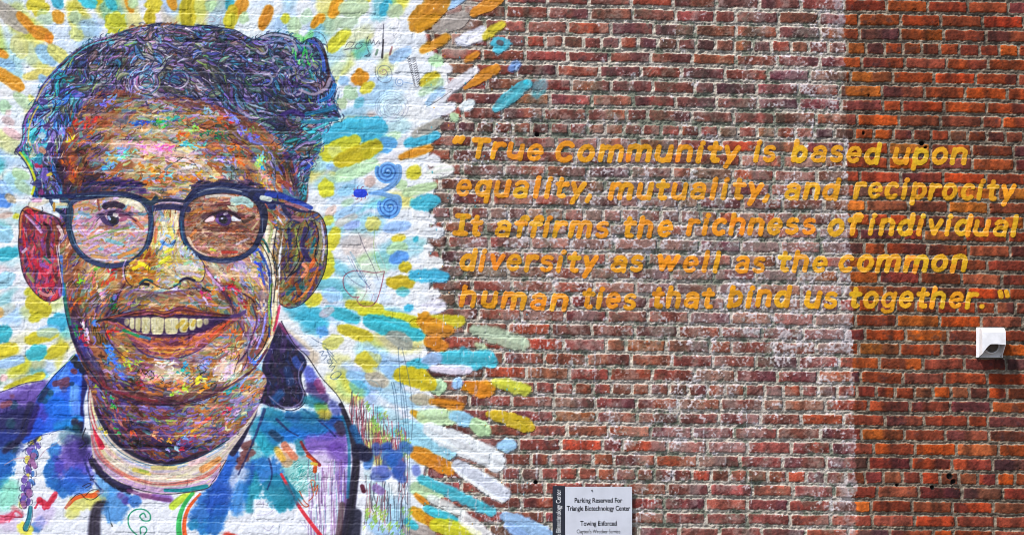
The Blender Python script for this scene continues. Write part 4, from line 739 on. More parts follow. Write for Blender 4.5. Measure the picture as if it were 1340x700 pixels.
for k in range(60):       # curls thinning into the skin at the right temple
    x = rng.uniform(350, 404); y = rng.uniform(165, 250)
    if x < 350 + (y - 165) * .5: continue
    ph = rng.uniform(0, 6.28); r = rng.uniform(3, 8)
    stroke([(x + r * math.cos(ph + .5 * i), y + r * .8 * math.sin(ph + .5 * i)) for i in range(4)], rng.uniform(1, 2.4), [(28, 70, 90), (26, 30, 64), (40, 130, 140), (190, 190, 205), (90, 60, 110)][rng.randint(5)], .85, .6, None, (.9, .5))
for k in range(120):      # front locks breaking over the forehead
    t = rng.rand(); i0 = int(t * (len(HI) - 2)); x = HI[i0][0] + rng.normal(0, 7); y = HI[i0][1] + rng.normal(3, 7)
    if y > 235: continue
    th = math.radians(hdir(x, y)) + rng.normal(0, .3); l = rng.uniform(6, 14)
    stroke([(x - math.cos(th) * l / 2, y + math.sin(th) * l / 2), (x + rng.normal(0, 1.5), y + rng.normal(0, 1.5)), (x + math.cos(th) * l / 2, y - math.sin(th) * l / 2)], rng.uniform(1, 2.6), [(70, 50, 110), (44, 40, 90), (140, 120, 180), (120, 60, 40), (170, 90, 50), (180, 170, 210)][rng.randint(6)], .8, .7, None, (.9, .4), .1)
# outlines of the hair: dark, with lime and violet companions at the left temple
line([(44, 236), (38, 222), (31, 210), (23, 201), (20, 196), (27, 190), (30, 176), (30, 164), (35, 150), (43, 139), (50, 124), (56, 112), (66, 100), (80, 86), (95, 72), (108, 63), (122, 56), (142, 50), (158, 44)], 1.7, (60, 40, 66), .9, hid)
stroke([(42, 254), (46, 238), (41, 222), (33, 208), (26, 200)], 4.2, (196, 206, 40), .95, .9, hid, (.8, .7)); stroke([(30, 200), (36, 208), (42, 218)], 3.6, (60, 190, 130), .9, .9, hid)
stroke([(25, 196), (32, 186), (34, 172), (33, 160), (40, 146), (48, 138)], 2.2, (150, 90, 170), .85, .8, hid); stroke([(37, 186), (38, 168), (44, 150), (50, 140)], 1.8, (220, 190, 90), .85, .8, hid)
stroke([(50, 126), (58, 114), (70, 100), (86, 84), (104, 68), (122, 58), (146, 52)], 2.2, (70, 190, 190), .8, .9, hid, (.6, .6)); stroke([(48, 132), (56, 116), (66, 104)], 2, (200, 160, 110), .8, .8, hid)
line([(158, 44), (176, 37), (196, 33.5), (212, 31), (230, 33), (250, 35), (270, 34), (290, 37), (308, 40), (320, 47), (330, 52)], 2.0, (26, 40, 70), .9, hid)
line([(334, 52), (346, 46), (358, 43), (372, 45), (386, 50), (394, 58), (400, 53), (412, 50), (421, 57), (427, 72), (430, 90)], 1.5, (30, 34, 50), .85, hid)
line([(404, 46), (412, 42), (422, 46), (428, 58), (429, 70)], 1.1, (60, 56, 66), .8, hid); line([(430, 152), (440, 158), (447, 160), (444, 150), (440, 140)], 1.4, (24, 70, 100), .85, hid)
for k in range(9): x = 150 + rng.uniform(0, 85); stroke([(x, 38 - (x - 150) * .08), (x + 3, 36 - (x - 150) * .08)], 2.4, (150, 96, 60), .8, .7, hid)
for q in ((55, 178, 9, (190, 215, 225)), (40, 186, 6, (230, 220, 200)), (50, 240, 10, (46, 44, 110)), (54, 252, 8, (130, 40, 110)), (48, 217, 7, (200, 50, 90)), (55, 196, 9, (190, 140, 110)), (58, 230, 11, (110, 90, 170)), (52, 205, 9, (30, 130, 150)), (66, 228, 5, (226, 200, 60)), (44, 180, 7, (40, 140, 150)), (62, 165, 8, (70, 40, 110)), (60, 134, 8, (70, 56, 120)), (66, 190, 8, (40, 36, 90))):
    stroke([(q[0], q[1]), (q[0] + rng.normal(0, 3), q[1] + rng.normal(0, 4))], q[2], q[3], .85, 1.2, hid, (1, .7), .15, None, .2)

# ------------------------------------------------------------------------------ glazed area behind the spectacle lenses
LL = [(92, 285), (95, 268), (108, 262), (130, 259), (150, 257), (170, 259), (184, 265), (193, 278), (195, 295), (192, 314), (184, 330), (170, 340), (150, 345), (130, 343), (112, 334), (100, 320), (94, 304)]
RL = [(240, 290), (243, 275), (250, 264), (262, 257), (278, 254), (296, 253), (315, 255), (331, 262), (339, 275), (341, 292), (337, 310), (328, 325), (312, 335), (290, 338), (268, 335), (252, 325), (243, 310)]
lm = poly_mask(LL); lid = PID['lens_l']; fill(lm, (176, 150, 150), 1, 1, lid)
lp = [(206, 170, 196), (190, 160, 204), (196, 150, 110), (214, 196, 190), (150, 160, 120), (120, 170, 190), (206, 130, 110), (180, 176, 200), (222, 204, 214), (170, 120, 150), (190, 170, 140), (150, 110, 60)]
brushwork(lm, 700, lambda x, y: 14 - (y - 300) * .3, lambda x, y: .62, lambda x, y: lp, (6, 16), (1.8, 4.2), pid=lid, k=.5, tj=.11)
rm = poly_mask(RL); rid = PID['lens_r']; fill(rm, (140, 100, 90), 1, 1, rid)
rp = [(200, 170, 150), (176, 150, 130), (150, 96, 60), (176, 120, 84), (120, 76, 70), (190, 150, 120), (140, 84, 90), (110, 84, 60), (206, 170, 140), (170, 96, 60), (130, 120, 110), (90, 54, 50)]
brushwork(rm, 760, lambda x, y: (x - 290) * -.35, lambda x, y: .43 + max(0, y - 305) * .007 + max(0, 272 - y) * .009, lambda x, y: rp, (5, 12), (1.6, 3.6), pid=rid, k=.6, tj=.10)
for pts, w, c in (([(160, 262), (176, 266), (186, 274)], 12, (222, 218, 190)), ([(100, 270), (112, 268), (124, 272)], 6, (190, 140, 90)), ([(104, 278), (118, 284)], 6, (110, 150, 170)), ([(128, 262), (130, 275)], 4, (120, 60, 60)), ([(136, 264), (138, 274)], 6, (170, 160, 214)), ([(118, 312), (150, 302), (168, 298)], 4, (130, 160, 90)), ([(110, 318), (140, 306)], 4, (214, 170, 210)), ([(140, 314), (160, 320)], 6, (120, 180, 190)), ([(176, 288), (186, 298)], 7, (206, 120, 90)), ([(156, 336), (180, 326)], 6, (206, 140, 70)), ([(120, 334), (140, 338)], 5, (196, 150, 90)), ([(102, 290), (112, 304)], 5, (222, 160, 190)), ([(96, 270), (95, 290)], 3, (206, 110, 60))):
    stroke(pts, w, c, .8, 1, lid, (.9, .7), .16, None, .15)
for pts, w, c in (([(306, 264), (318, 262), (328, 268)], 12, (150, 190, 190)), ([(302, 268), (308, 276)], 10, (206, 214, 190)), ([(270, 258), (290, 256), (306, 258)], 4, (206, 206, 200)), ([(246, 312), (256, 328), (272, 336)], 5, (222, 200, 180)), ([(276, 326), (282, 328)], 4, (180, 200, 60)), ([(292, 330), (310, 330)], 5, (170, 60, 50)), ([(250, 280), (262, 274)], 5, (200, 140, 70)), ([(256, 302), (250, 308)], 5, (206, 130, 70)), ([(320, 290), (332, 284)], 7, (70, 50, 44)), ([(310, 320), (326, 312)], 4, (206, 190, 200)), ([(330, 300), (338, 290)], 3, (206, 190, 150)), ([(284, 268), (300, 266)], 6, (96, 44, 50))):
    stroke(pts, w, c, .8, 1, rid, (.9, .7), .16, None, .15)
# eyes
eid = PID['eye_l']
stroke([(130, 290), (142, 283), (156, 281), (170, 286)], 8, (206, 170, 190), .8, 1, eid, (.5, .6), .1)
stroke([(138, 270), (148, 267), (159, 270)], 10, (50, 36, 66), .92, 1.4, eid, (.9, .8), .2, None, .15); stroke([(133, 282), (138, 290), (146, 293)], 7, (64, 50, 92), .9, 1.2, eid); stroke([(158, 282), (170, 284), (178, 289)], 6, (110, 56, 84), .85, 1.2, eid, (1, .4))
stroke([(147, 283), (149, 288)], 14, (46, 42, 72), .95, 1.2, eid); stroke([(147, 287), (149, 289)], 8, (20, 24, 40), 1, .8, eid); stroke([(150, 281), (152, 282)], 5, (214, 206, 200), .9, .8, eid); stroke([(142, 284), (144, 287)], 3, (170, 190, 220), .9, .8, eid); stroke([(158, 288), (164, 286)], 5, (150, 80, 110), .8, 1, eid)
line([(126, 290), (136, 280), (148, 276), (164, 279), (178, 290)], 1.4, (34, 26, 44), .85, eid)
eid = PID['eye_r']
stroke([(270, 289), (277, 286)], 8, (226, 200, 205), .95, .9, eid, (.5, 1)); stroke([(306, 286), (314, 287)], 7, (214, 220, 235), .95, .9, eid, (1, .6)); stroke([(280, 281), (292, 277), (304, 280), (314, 286)], 5, (58, 30, 52), .95, 1, eid, (.7, .7), .1)
stroke([(291, 286), (294, 287)], 18, (74, 50, 100), .95, 1, eid); stroke([(284, 288), (287, 290)], 5, (120, 90, 150), .8, 1, eid); stroke([(291, 287), (293, 288)], 10, (24, 20, 44), 1, .8, eid); stroke([(294, 280), (297, 279)], 3.2, (236, 234, 240), .95, .7, eid); stroke([(290, 286), (291, 286)], 2.4, (190, 190, 220), .9, .6, eid)
line([(266, 290), (274, 283), (284, 278), (296, 276), (308, 280), (318, 290)], 1.7, (40, 22, 40), .9, eid); line([(268, 291), (282, 295), (298, 297), (312, 292)], 1.3, (84, 44, 60), .8, eid); line([(276, 270), (290, 267), (306, 270)], 2, (70, 36, 44), .7, eid)
for k in range(26): x = rng.uniform(255, 325); y = rng.uniform(298, 315); line([(x, y), (x + 4, y + 2), (x + 8, y + 1)], 1.1, (78, 44, 44), .6, rid)
stroke([(128, 283), (148, 276), (172, 281)], 6, (58, 36, 76), .5, 3, PID['eye_l']); stroke([(266, 284), (292, 277), (318, 283)], 6, (52, 28, 54), .55, 3, PID['eye_r']); stroke([(132, 295), (152, 298), (172, 293)], 4, (110, 70, 110), .45, 2, lid); stroke([(268, 298), (292, 301), (316, 296)], 5, (84, 46, 56), .5, 2.5, rid)
# brows
bid = PID['brow_l']
for k in range(90):
    t = rng.rand(); x = 106 + 80 * t; y = 249 - 9 * math.sin(math.pi * min(1, t * .8 + .1)) + rng.normal(0, 3.2)
    stroke([(x, y), (x + 7, y - 3 + 3 * t)], rng.uniform(1.5, 4), [(40, 34, 84), (60, 40, 96), (30, 50, 90), (24, 24, 56), (90, 60, 120)][rng.randint(5)], .85, .8, bid, (.9, .5), .1)
line([(108, 236), (120, 230), (124, 236), (134, 228), (136, 236), (146, 230)], 1.2, (24, 30, 50), .8, fid)
bid = PID['brow_r']
for k in range(90):
    t = rng.rand(); x = 250 + 92 * t; y = 248 - 9 * math.sin(math.pi * (t * .8 + .1)) + rng.normal(0, 2.6)
    stroke([(x, y), (x + 7, y - 2 + 4 * t)], rng.uniform(1.4, 3.4), [(40, 34, 74), (60, 44, 90), (80, 60, 70), (24, 24, 50), (110, 84, 110)][rng.randint(5)], .8, .8, bid, (.9, .5), .1)

# ------------------------------------------------------------------------------ spectacles
gid = PID['glasses']
def ring(pts, w, c, a=.96, soft=.8, taper=(1, 1), br=.12): stroke(smooth(list(pts) + [pts[0]], n=5), w, c, a, soft, gid, taper, br, None, .06, False)
def offset(pts, cx, cy, d): return [(cx + (x - cx) * (1 + d / math.hypot(x - cx, y - cy)), cy + (y - cy) * (1 + d / math.hypot(x - cx, y - cy))) for x, y in pts]
NV = (38, 54, 96)
for pts, cx, cy in ((LL, 145, 300), (RL, 291, 296)):
    ring(offset(pts, cx, cy, 3.0), 5.6, NV)
stroke([(62, 258), (84, 257), (110, 256), (140, 254), (165, 255), (186, 262), (198, 272)], 8.5, (28, 44, 88), .97, .8, gid, (.7, 1), .15); stroke([(84, 262), (92, 276), (90, 296), (96, 316)], 9, (30, 62, 88), .95, .9, gid, (1.1, .8), .15)
stroke([(54, 257), (76, 256), (100, 258)], 4.5, (28, 44, 96), .95, .8, gid, (.6, 1)); stroke([(66, 262), (72, 272), (82, 280), (88, 290)], 6, (30, 50, 90), .9, .9, gid, (.8, 1), .12)
stroke([(72, 269), (86, 269)], 7, (222, 214, 170), .95, .8, gid); stroke([(75, 271), (88, 271)], 3, (150, 190, 205), .9, .7, gid); stroke([(71, 266), (71, 276)], 3, (190, 140, 50), .9, .7, gid)
stroke([(196, 268), (208, 263), (224, 262), (244, 264)], 4.5, (26, 34, 66), .97, .8, gid); stroke([(196, 274), (212, 271), (228, 271), (246, 274)], 8, (40, 40, 84), .95, .9, gid, (1, 1), .15); stroke([(208, 266), (224, 265), (240, 267)], 2, (170, 150, 190), .8, .8, gid)
stroke([(244, 264), (256, 250), (274, 244), (296, 243), (318, 247), (340, 252), (366, 256)], 8, (28, 40, 84), .97, .8, gid, (.9, 1.2), .15); stroke([(330, 256), (340, 266), (346, 280), (344, 300), (336, 318)], 8, (28, 36, 70), .95, .8, gid, (1.4, .8), .12); stroke([(336, 258), (350, 262), (356, 270)], 10, (30, 44, 96), .95, 1, gid)
stroke([(350, 255), (366, 256), (380, 261), (396, 267), (407, 272)], 8, (28, 60, 150), .97, .8, gid, (1, .7), .15); stroke([(354, 264), (372, 268), (392, 276), (406, 277)], 4.5, (30, 30, 76), .95, .8, gid, (1, .8)); stroke([(374, 266), (390, 270), (402, 275)], 4, (150, 96, 110), .85, .9, gid); stroke([(343, 259), (353, 261)], 6.5, (206, 216, 206), .95, .8, gid); stroke([(363, 256), (364, 266)], 2, (20, 30, 80), .9, .7, gid)
for pts, c, w, a in (([(100, 257), (135, 256), (165, 258), (184, 265), (194, 278)], (120, 150, 170), 1.8, .8), ([(258, 253), (274, 248), (296, 247), (316, 251)], (176, 184, 196), 2.2, .85), ([(262, 250), (284, 245), (300, 246)], (96, 110, 140), 1.5, .7), ([(93, 300), (98, 318), (110, 334)], (110, 150, 190), 1.5, .7), ([(196, 300), (192, 320), (182, 336)], (70, 120, 130), 1.6, .6), ([(237, 290), (240, 314), (252, 330)], (40, 120, 150), 2.4, .6), ([(200, 270), (199, 290), (196, 306)], (30, 100, 130), 2.2, .6), ([(270, 342), (294, 345), (320, 338)], (90, 70, 110), 1.4, .6), ([(112, 342), (140, 350), (166, 347)], (90, 90, 140), 1.4, .6), ([(344, 285), (343, 304)], (150, 170, 190), 1.3, .6)):
    line(pts, w, c, a, gid)
for pts, cx, cy in ((LL, 145, 300), (RL, 291, 296)):
    ring(offset(pts, cx, cy, 5.9), 1.0, (20, 26, 50), .7); ring(offset(pts, cx, cy, -.4), 1.0, (18, 20, 40), .7)
stroke([(188, 262), (198, 266), (204, 260)], 7, (24, 54, 76), .95, 1, gid); stroke([(370, 268), (376, 280), (390, 290)], 6, (30, 40, 84), .8, 1.4, PID['right_ear']); stroke([(384, 284), (394, 288)], 6, (150, 100, 110), .8, 1.2, PID['right_ear'])

# ------------------------------------------------------------------------------ nose
nm_ = poly_mask([(206, 285), (222, 285), (232, 305), (244, 322), (258, 334), (268, 346), (268, 362), (260, 370), (248, 367), (238, 370), (228, 376), (212, 378), (200, 373), (190, 369), (178, 375), (168, 373), (163, 362), (165, 350), (174, 340), (190, 328), (200, 310)])
nid = PID['nose']
npal = [(190, 130, 40), (206, 160, 60), (176, 110, 40), (160, 120, 70), (214, 180, 60), (150, 90, 60), (196, 140, 90)]; npal2 = [(222, 214, 180), (214, 190, 90), (150, 180, 130), (200, 190, 200), (180, 200, 220), (206, 170, 120), (170, 150, 110), (220, 205, 120)]
brushwork(nm_, 430, lambda x, y: 70 if y < 335 else (10 if x < 230 else -20), lambda x, y: .46 + .0018 * (x - 165) + (.08 if y < 335 else 0), lambda x, y: npal if x < 205 and y > 325 else npal2, (4, 10), (1.8, 4), pid=nid, k=.5, tj=.08)
for pts, w, c in (([(176, 352), (186, 346), (194, 352)], 7, (222, 196, 40)), ([(182, 344), (192, 348)], 5, (230, 210, 60)), ([(210, 344), (222, 336)], 6, (200, 200, 50)), ([(216, 330), (226, 326)], 4, (206, 206, 60)), ([(212, 316), (222, 322), (228, 316)], 6, (110, 160, 226)), ([(218, 308), (226, 312)], 4, (140, 180, 230)), ([(210, 326), (214, 318)], 4, (90, 140, 220)), ([(232, 352), (244, 350), (256, 352)], 8, (206, 200, 196)), ([(218, 352), (226, 360)], 9, (214, 190, 150)), ([(242, 345), (250, 342)], 5, (150, 190, 150)), ([(240, 358), (252, 358), (262, 362)], 5, (176, 160, 190)), ([(214, 292), (218, 304)], 7, (226, 220, 190)), ([(224, 300), (226, 312)], 5, (214, 200, 110)), ([(205, 300), (203, 316)], 5, (190, 110, 80)), ([(172, 358), (180, 366)], 6, (176, 110, 30)), ([(196, 330), (190, 340)], 6, (160, 84, 60)), ([(236, 325), (246, 332)], 4, (170, 176, 170))):
    stroke(pts, w, c, .85, .9, nid, (.8, .7), .16, None, .2)
stroke([(183, 371), (190, 366), (199, 368)], 5, (24, 92, 96), .95, 1, nid, (.6, .7)); stroke([(186, 371), (194, 372)], 4, (34, 24, 50), .9, 1, nid); stroke([(236, 368), (244, 364), (254, 367)], 5, (40, 30, 70), .95, 1, nid, (.6, .8)); stroke([(228, 374), (236, 371)], 3, (30, 110, 120), .8, 1, nid)
for pts in ([(168, 342), (163, 354), (165, 366), (172, 374), (182, 374), (190, 367), (199, 370), (207, 375), (218, 378), (229, 375), (238, 367), (247, 364), (256, 368), (264, 368), (268, 358), (267, 346), (260, 336)],): line(pts, 1.8, (50, 30, 60), .85, nid)
line([(165, 340), (161, 352), (163, 366)], 2.4, (190, 160, 210), .7, fid); line([(190, 350), (196, 344), (194, 354), (200, 350)], 1, (60, 40, 30), .8, nid); line([(214, 318), (220, 312), (224, 320), (230, 314), (226, 324)], 1, (30, 30, 70), .85, nid); line([(232, 312), (236, 324), (230, 334), (232, 344)], 2, (170, 180, 170), .7, nid)
stroke([(176, 380), (215, 383), (262, 376)], 6, (92, 60, 110), .6, 2.4, fid, (.5, .5), .2)

# ------------------------------------------------------------------------------ mouth
mm = poly_mask([(134, 419), (150, 412), (166, 410), (196, 404), (215, 408), (236, 401), (256, 405), (278, 410), (300, 413), (316, 413), (304, 424), (290, 436), (272, 450), (250, 461), (225, 466), (202, 465), (184, 458), (172, 445), (158, 430)])
mid = PID['mouth']; fill(mm, (120, 70, 84), 1, 1, mid)
mp = [(140, 80, 96), (186, 112, 66), (160, 90, 66), (130, 80, 120), (200, 126, 76), (170, 106, 120), (120, 66, 80), (206, 156, 90), (180, 100, 60)]
brushwork(mm, 460, lambda x, y: (225 - x) * -.35 if y > 420 else (225 - x) * .12, lambda x, y: .47 if y > 430 else .36, lambda x, y: mp, (7, 16), (1.6, 3.6), pid=mid, k=.5, tj=.09)
stroke([(138, 418), (160, 414), (195, 408), (215, 411), (236, 406), (262, 409), (306, 414)], 5, (86, 40, 50), .8, 1.4, mid, (.4, .4), .2); stroke([(178, 442), (200, 452), (226, 455), (252, 448), (276, 434)], 5, (190, 116, 70), .8, 1.6, mid, (.6, .6), .2); stroke([(196, 458), (226, 461), (254, 453)], 3, (206, 180, 70), .7, 1.2, mid, (.5, .5)); stroke([(276, 440), (288, 430), (300, 420)], 5, (206, 90, 60), .85, 1.2, mid, (.8, .5), .2)
stroke([(162, 432), (172, 436), (182, 440)], 4, (30, 140, 96), .85, 1, mid); stroke([(184, 440), (196, 443)], 4, (40, 120, 160), .8, 1, mid)
mo = poly_mask([(150, 417), (172, 414), (200, 413), (216, 416), (234, 413), (262, 414), (286, 415), (304, 414), (290, 421), (272, 430), (254, 436), (226, 440), (202, 440), (186, 436), (170, 429)])
fill(mo, (58, 36, 84), .95, 1, mid)
tid = PID['teeth']
blur_t = np.zeros((CH, CW), np.float32)
TE = [(163, 169, 417, 426), (169.5, 176, 416, 431), (176.8, 184, 416, 433), (185, 196.5, 415, 436.5), (197.3, 214.5, 415, 437.5), (215.5, 233.5, 416, 437), (234.5, 246, 416, 435), (247, 256, 417, 432), (257, 265, 417, 428.5), (266, 273, 417, 425)]
for x0, x1, y0, y1 in TE:
    w = x1 - x0
    tm = poly_mask([(x0 + .5, y0 + 1), (x0 + w * .5, y0 - .5), (x1 - .5, y0 + 1), (x1, (y0 + y1) / 2), (x1 - w * .12, y1 - 1.5), (x0 + w * .5, y1), (x0 + w * .12, y1 - 1.5), (x0, (y0 + y1) / 2)])
    fill(tm, (216, 208, 158), 1, 1, tid); tc = blur(tm, 1); blur_t = np.maximum(blur_t, tc)
    for k in range(7): stroke([(rng.uniform(x0, x1), y0 + rng.uniform(1, 5)), (rng.uniform(x0, x1), y1 - rng.uniform(1, 5))], rng.uniform(1.5, 4), [(226, 220, 180), (206, 196, 140), (222, 212, 160), (190, 180, 120), (232, 228, 200)][rng.randint(5)], .6, 1, tid, (1, .7), .08, tc)
for q in ((232, 428, 240, 420), (252, 425, 255, 420), (241, 431, 246, 424)): stroke([(q[0], q[1]), (q[2], q[3])], 5, (206, 170, 40), .8, 1.2, tid)
for pts, a_ in (([(160, 414), (166, 430)], .5), ([(274, 414), (268, 428)], .5), ([(164, 415), (215, 414), (272, 415)], .3)): stroke(pts, 9 if a_ > .4 else 4, (80, 62, 88), a_ * .9, 5, tid, (1, 1), 0, blur(mo, 1))
for k in range(40): x = rng.uniform(166, 270); y = rng.uniform(416, 434); stroke([(x, y), (x + rng.normal(0, .8), y + rng.uniform(2, 6))], rng.uniform(.8, 2), [(236, 230, 206), (190, 176, 110), (214, 200, 140), (170, 160, 150)][rng.randint(4)], .5, .8, None, (1, .6), 0, blur_t)
for x, t, b in ((169.3, 416, 428), (176.4, 415, 432), (184.5, 415, 434), (197, 414, 438), (215, 415, 438), (234, 415, 436), (246.5, 415, 433), (256.5, 416, 430), (265.5, 416, 427)): line([(x, t), (x + .4, (t + b) / 2), (x - .2, b)], .9, (84, 70, 80), .7, tid)
line([(150, 418), (164, 414), (180, 414), (200, 412.5), (216, 415.5), (234, 412.5), (262, 413.5), (288, 415), (308, 413)], 2.2, (48, 28, 70), .9, mid); line([(152, 419), (170, 430), (186, 437.5), (204, 441), (228, 441), (256, 436), (274, 430), (292, 420)], 2.0, (60, 32, 80), .85, mid)
line([(132, 419), (148, 413), (168, 409), (196, 404), (215, 408), (236, 401), (258, 405), (282, 410), (314, 413)], 1.6, (70, 34, 60), .8, mid)
stroke([(174, 450), (186, 461), (204, 468), (228, 469), (252, 462), (268, 453)], 3.6, (78, 44, 96), .8, 1.6, fid, (.6, .5), .2)
stroke([(126, 421), (140, 418), (152, 420)], 4, (40, 26, 50), .85, 1.2, mid, (.5, 1)); stroke([(304, 414), (314, 412), (320, 408)], 5, (90, 70, 120), .85, 1.4, mid)
line([(280, 424), (284, 420), (288, 425), (292, 420), (296, 424), (292, 430)], 1.1, (30, 26, 40), .8, fid)
for pts in ([(142, 398), (148, 390), (146, 402), (152, 398), (150, 408), (156, 400)], [(146, 386), (152, 384), (154, 392), (148, 394), (146, 388)], [(88, 372), (96, 368), (100, 376), (106, 370)], [(136, 350), (142, 344), (144, 352)]): line(pts, 1.1, (20, 50, 40), .85, fid)
# loose ink squiggles over the skin
for k in range(210):
    x, y = scatter(fm, 1)[0]
    if 92 < x < 345 and 255 < y < 345: continue
    if 160 < x < 300 and 405 < y < 466: continue
    if ident[int((y - Y0) * S), int((x - X0) * S)] not in (PID['face'],): continue
    squig(x, y, rng.uniform(4, 8), [(26, 24, 44), (40, 30, 60), (60, 30, 40), (20, 40, 60)][rng.randint(4)], .8, fid)
for pts in ([(180, 486), (184, 482), (190, 490), (196, 484), (202, 492), (196, 496)], [(206, 494), (210, 491), (214, 497), (210, 500)], [(262, 486), (258, 480), (264, 478), (270, 484), (262, 490), (272, 494)], [(286, 458), (300, 454), (318, 456)], [(308, 470), (314, 464), (308, 482), (306, 490)], [(318, 466), (324, 460), (322, 476), (316, 486)], [(234, 206), (246, 208), (256, 216), (244, 214)], [(216, 210), (226, 214), (240, 206)]):
    line(pts, 1.1, (28, 24, 46), .85, fid)
for k in range(170):
    x, y = scatter(fm, 1)[0]
    if ident[int((y - Y0) * S), int((x - X0) * S)] != PID['face']: continue
    th = math.radians(fdir(x, y)); l = rng.uniform(3, 9)
    line([(x, y), (x + math.cos(th) * l, y - math.sin(th) * l)], rng.uniform(.7, 1.4), [(236, 226, 230), (230, 214, 190), (214, 200, 226)][rng.randint(3)], .6, fid)
# brush texture of the whole coat: tiny tonal variation
g_ = 1 + .10 * GRAIN + .06 * EDGE
canvas *= g_[..., None]
# the portrait is painted with strong, saturated colour
pk = np.zeros(64, np.float32)
for k_, v_ in dict(hair=.45, face=1, left_ear=.35, right_ear=.7, glasses=.35, lens_l=.7, lens_r=.8, eye_l=.8, eye_r=.8, brow_l=.8, brow_r=.8, nose=.9, mouth=.9, neck=.6, jacket=.35, collar_l=.7, collar_r=.4, shirt=.3).items(): pk[PID[k_]] = v_
pm = blur_box(np.where(ident < 64, pk[np.clip(ident, 0, 63)], 0), 2)[..., None]
gray = (canvas @ LUM.astype(np.float32))[..., None]
strong = gray + (canvas - gray) * 1.04
strong = .46 + (strong - .46) * 1.38
canvas = canvas * (1 - pm) + np.clip(strong, 0.03, 1) * pm
np.clip(canvas, 0, 1, out=canvas)
# ---------------------------------------------------------------- hand-lettered quotation
TS = 2.0; TX0, TY0, TX1, TY1 = 575.0, 155.0, 1350.0, 430.0
TW, TH = int((TX1 - TX0) * TS), int((TY1 - TY0) * TS)
t_cov = np.zeros((TH, TW), np.float32); t_col = np.zeros((TH, TW, 3), np.float32); t_id = np.zeros((TH, TW), np.int16)
T_EDGE = fnoise(TH, TW, 5, 77, 2) - 0.5; T_WEAR = fnoise(TH, TW, 4, 78, 3); T_TONE = fnoise(TH, TW, 12, 79, 3) - 0.5
def arc(cx, cy, rx, ry, a0, a1, n=14):
    return [(cx + rx * math.cos(math.radians(a0 + (a1 - a0) * i / n)), cy + ry * math.sin(math.radians(a0 + (a1 - a0) * i / n))) for i in range(n + 1)]
# strokes in letter units: baseline 0, x-height 22, ascender 30, y up; (advance, [polylines])
GL = {
 'a': (17, [[(2, 18.5)] + arc(8, 15, 6.5, 7, 130, 0) + [(14.5, 0)], arc(7.5, 6.3, 6.5, 6.3, 20, 350)]),
 'b': (17, [[(1.5, 30), (1.5, 0)], arc(8, 10.5, 6.8, 10.5, 170, -170)]),
 'c': (15, [arc(8, 11, 7, 11, 48, 312)]),
 'd': (17, [arc(8, 10.5, 6.8, 10.5, 10, 350), [(15, 30), (15, 0)]]),
 'e': (16.5, [[(1.5, 11), (14.5, 11)] + arc(8, 11, 6.8, 11, 0, 315)]),
 'f': (11, [[(12, 27)] + arc(9, 24, 4, 6, 70, 180) + [(5, 0)], [(0.5, 20), (11, 20)]]),
 'g': (17, [arc(8, 11.5, 6.5, 10, 10, 350), [(15, 22), (15, -3)] + arc(8.5, -3, 6.5, 5.5, 0, -160)]),
 'h': (17, [[(1.5, 30), (1.5, 0)], [(1.5, 13)] + arc(8, 15, 6.5, 7, 165, 0) + [(14.5, 0)]]),
 'i': (7, [[(2.5, 21), (2.5, 0)], [(3.2, 28.6), (3.8, 29.4)]]),
 'I': (17, [[(1, 28.5), (16, 28.5)], [(8.5, 28), (8.5, 1)], [(1, 0.5), (16, 0.5)]]),
 'l': (7, [[(2.5, 30), (2.5, 0)]]),
 'm': (26, [[(1.5, 21.5), (1.5, 0)], [(1.5, 13)] + arc(7, 16, 5.3, 6, 165, 0) + [(12.3, 0)], [(12.3, 13)] + arc(18, 16, 5.5, 6, 165, 0) + [(23.5, 0)]]),
 'n': (17, [[(1.5, 21.5), (1.5, 0)], [(1.5, 13)] + arc(8, 15, 6.5, 7, 165, 0) + [(14.5, 0)]]),
 'o': (17, [arc(8, 11, 7, 11, 0, 360, 20)]),
 'p': (17, [[(1.5, 21.5), (1.5, -9)], arc(8, 11, 6.8, 10.5, 170, -170)]),
 'q': (17, [arc(8, 11, 6.8, 10.5, 10, 350), [(14.8, 21.5), (14.8, -10)]]),
 'r': (12, [[(1.5, 21.5), (1.5, 0)], [(1.5, 12)] + arc(8, 14, 6.2, 7, 165, 60)]),
 's': (14.5, [arc(7, 16.2, 5.6, 5.5, 40, 230)[:-1] + arc(7, 5.7, 5.8, 5.6, 60, -150)]),
 't': (12, [[(5, 28), (5, 5)] + arc(8.6, 4.6, 3.6, 4.2, 180, 300), [(0, 20.5), (11, 20.5)]]),
 'u': (17, [[(1.5, 21.5)] + arc(8, 7, 6.5, 6.8, 180, 360) + [(14.5, 8)], [(14.7, 21.5), (14.7, 0)]]),
 'v': (15, [[(1, 21.5), (7.5, 1), (14, 21.5)]]),
 'w': (23, [[(1, 21.5), (6, 1), (11, 19), (16, 1), (21.5, 21.5)]]),
 'y': (15, [[(1, 21.5), (7.5, 2)], [(14, 21.5), (7.5, 2), (4, -9)]]),
 'T': (19, [[(1, 27), (18, 27)], [(9.5, 27), (9.5, 0)]]),
 'C': (20, [arc(10, 14, 8.5, 14, 45, 318, 18)]),
 ',': (6, [[(3, 2), (0.5, -6)]]), '.': (5, [[(2, 1.2), (2.5, 1.4)]]),
 '“': (13, [[(2, 29), (0, 23)], [(9, 29), (7, 23)]]), '”': (13, [[(2, 30), (4, 23)], [(9, 30), (11, 23)]]),
}
